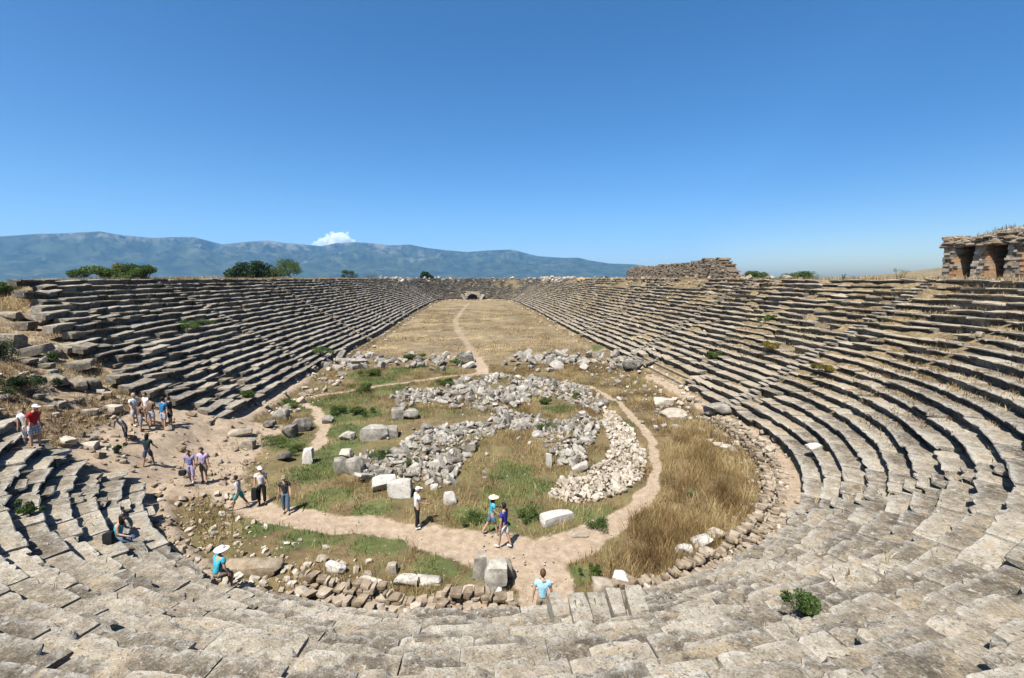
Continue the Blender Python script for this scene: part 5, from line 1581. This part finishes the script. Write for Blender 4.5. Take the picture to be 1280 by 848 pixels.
# ------------------------------------------------------------------ mountains, cloud, sky, haze
RIDGE = [(-400, 300), (-200, 296), (0, 298), (30, 296), (60, 294), (100, 293), (135, 291), (165, 296), (200, 299), (225, 298), (250, 298), (285, 307), (310, 304), (340, 302), (360, 305), (385, 307), (405, 309), (425, 305), (445, 304), (465, 305), (490, 308), (515, 307), (535, 311), (560, 314), (585, 316), (610, 314), (640, 313), (655, 317), (672, 321), (700, 323), (722, 323), (735, 326), (760, 330), (790, 331), (830, 336), (880, 344), (960, 352), (1100, 356)]
def make_mountains():
    rx = np.array(RIDGE, float)
    az = np.linspace(-math.atan(1040 / FPX), math.atan(165 / FPX), 640)     # relative to the camera axis
    px = CX + FPX * np.tan(az)
    ry = np.interp(px, rx[:, 0], rx[:, 1])
    rr = np.linspace(4300, 9000, 130)
    A, Rr = np.meshgrid(az, rr); pxg = CX + FPX * np.tan(A)
    el = (348 - np.interp(pxg, rx[:, 0], rx[:, 1])) / FPX * np.cos(A)        # slope of the sight line to the ridge
    x = Rr * np.sin(A + YAW); y = Rr * np.cos(A + YAW)
    p = np.c_[x.ravel(), y.ravel()] * .00075
    rid = 1 - np.abs(fbm(p * 1.4, 5, 201) * 2 - 1) * 1.5; fine = (1 - np.abs(fbm(p * 5, 6, 211) * 2 - 1) * 1.6 - .45)
    prof = sstep(Rr.ravel(), 4700, 7900) ** 1.15
    Hr = el.ravel() * 8000 + 10
    z = -12 + (Hr + 12) * prof * (.70 + .50 * rid) + Hr * fine * .42 * prof
    lim = el.ravel() * Rr.ravel() + 10
    back = sstep(Rr.ravel(), 8000, 9000)
    z = np.minimum(z, lim - 14 * (1 - prof)) * (1 - back) + back * (-30)
    at = np.abs(Rr.ravel() - 7900) < 60
    z = np.where(at, np.maximum(z, lim - 6 + fine * 14), z)
    ny, nx = Rr.shape
    i = np.arange(ny - 1)[:, None] * nx + np.arange(nx - 1)[None, :]
    q = np.stack([i, i + 1, i + nx + 1, i + nx], -1).reshape(-1, 4)
    o = mesh_obj('mountains', np.c_[x.ravel(), y.ravel(), z], q, M_MTN, smooth=180); tag(o, kind='structure')
make_mountains()

def make_cloud():
    M = bpy.data.materials.new('cloud_vapour'); M.use_nodes = True; t = M.node_tree; t.nodes.clear()
    out = t.nodes.new('ShaderNodeOutputMaterial'); pv = t.nodes.new('ShaderNodeVolumePrincipled')
    pv.inputs['Color'].default_value = (.995, .995, .995, 1); pv.inputs['Density'].default_value = .0075; pv.inputs['Anisotropy'].default_value = .0
    t.links.new(pv.outputs[0], out.inputs['Volume'])
    d = FWD + (424 - CX) / FPX * RGT; d = d[:2] / np.hypot(*d[:2]); Dist = 15000
    base = np.array([*(d * Dist), 0.0]); a = Acc(); rg = np.random.default_rng(4)
    side = np.array([d[1], -d[0], 0])
    Z = (np.r_[base[:2], 10] - EYE) @ FWD; u = Z / FPX                       # metres per photo pixel
    for (sx, y, r) in ((-22, 306, 4), (-14, 303, 6), (-6, 300, 7), (2, 298, 8), (9, 299, 8), (16, 301, 7), (22, 306, 4), (-4, 308, 9), (8, 308, 9), (14, 308, 8), (-15, 309, 6), (6, 295, 5), (11, 296, 4), (-1, 297, 4), (-27, 308, 2), (26, 309, 2)):
        for _ in range(26):
            o = rg.normal(size=3) * r * .42 * u * np.array([1, 1, .8]); c = base + side * sx * u + np.array([0, 0, (348 - y) * u]) + o
            v, f = ellipsoid((0, 0, 0), (1, 1, .85), 14, 10)
            v = v * (1 + .5 * (fbm(v * 2.4 + rg.random() * 50, 4, 3) - .5))[:, None] * r * u * rg.uniform(.2, .5) + c
            a.add(v, f, (.5, .5, .5, 1))
    o = a.build('cloud', M, None, 180); rm = o.modifiers.new('union', 'REMESH'); rm.mode = 'VOXEL'; rm.voxel_size = 30; tag(o, 'small white cumulus cloud rising behind the mountain ridge', 'cloud')
make_cloud()

def make_haze():
    a = Acc(); box(a, (0, 4500, 480), (20900, 12400, 1046)); o = a.build('haze', None, None, None) if False else None
    me = bpy.data.meshes.new('haze')
    x0, x1, y0, y1, z0, z1 = -10800, 4300, -1900, 9800, -40, 960
    sa, ca = math.sin(HZ_A), math.cos(HZ_A)
    cn = [(u * sa - w * ca, u * ca + w * sa) for u, w in ((HZ_U[0], HZ_V[1]), (HZ_U[0], HZ_V[0]), (HZ_U[1], HZ_V[0]), (HZ_U[1], HZ_V[1]))]
    v = [(x, y, z0) for x, y in cn] + [(x, y, z1) for x, y in cn]
    me.from_pydata(v, [], [[3, 2, 1, 0], [4, 5, 6, 7], [0, 1, 5, 4], [1, 2, 6, 5], [2, 3, 7, 6], [3, 0, 4, 7]])
    m = bpy.data.materials.new('haze_air'); m.use_nodes = True; t = m.node_tree; t.nodes.clear()
    out = t.nodes.new('ShaderNodeOutputMaterial'); pv = t.nodes.new('ShaderNodeVolumePrincipled')
    pv.inputs['Color'].default_value = (.22, .54, 1.0, 1); pv.inputs['Density'].default_value = HAZE; pv.inputs['Anisotropy'].default_value = .1
    t.links.new(pv.outputs[0], out.inputs['Volume']); me.materials.append(m)
    o = bpy.data.objects.new('haze', me); COL.objects.link(o); tag(o, kind='stuff', label='thin blue haze over the plain', cat='haze')
HAZE = 5.6e-5
make_haze()

SUN_EL = 60.0
TOSUN = np.array([-.58, -.81]); TOSUN /= np.linalg.norm(TOSUN)
w = bpy.data.worlds.new('World'); SC.world = w; w.use_nodes = True
nt = w.node_tree; nt.nodes.clear()
wo = nt.nodes.new('ShaderNodeOutputWorld'); bg = nt.nodes.new('ShaderNodeBackground'); sky = nt.nodes.new('ShaderNodeTexSky')
sky.sky_type = 'NISHITA'; sky.sun_disc = False; sky.sun_elevation = R_(SUN_EL); sky.sun_rotation = math.atan2(TOSUN[0], TOSUN[1])
sky.altitude = 600; sky.air_density = .78; sky.dust_density = 2.1; sky.ozone_density = 2.3
bg.inputs[1].default_value = .068
hs = nt.nodes.new('ShaderNodeHueSaturation'); hs.inputs['Saturation'].default_value = 1.34; hs.inputs['Value'].default_value = 1.0
gm_ = nt.nodes.new('ShaderNodeGamma'); gm_.inputs['Gamma'].default_value = 1.0
nt.links.new(sky.outputs[0], hs.inputs['Color']); nt.links.new(hs.outputs[0], gm_.inputs[0]); nt.links.new(gm_.outputs[0], bg.inputs[0]); nt.links.new(bg.outputs[0], wo.inputs[0])
L = bpy.data.lights.new('sun', 'SUN'); L.energy = 5.0; L.angle = R_(.53); L.color = (1.0, .955, .88)
lo = bpy.data.objects.new('sun', L); COL.objects.link(lo)
ce = math.cos(R_(SUN_EL))
lo.rotation_euler = Vector((-TOSUN[0] * ce, -TOSUN[1] * ce, -math.sin(R_(SUN_EL)))).to_track_quat('-Z', 'Y').to_euler()
lo.location = (-40, -60, 120)

cam = bpy.data.cameras.new('camera'); co = bpy.data.objects.new('camera', cam); COL.objects.link(co)
cam.sensor_width = 36; cam.lens = FPX / 1280 * 36; cam.clip_start = .1; cam.clip_end = 40000
co.location = EYE.tolist()
Mx = Matrix((RGT.tolist(), UPV.tolist(), (-FWD).tolist())).transposed()
co.rotation_euler = Mx.to_euler()
SC.camera = co

vs = SC.view_settings; vs.view_transform = 'Standard'; vs.look = 'None'; vs.exposure = 1.30; vs.gamma = 1.0; vs.use_curve_mapping = False
SC.render.engine = 'CYCLES'
SC.cycles.use_denoising = True
SC.cycles.max_bounces = 5; SC.cycles.diffuse_bounces = 2; SC.cycles.volume_bounces = 3; SC.cycles.transparent_max_bounces = 10
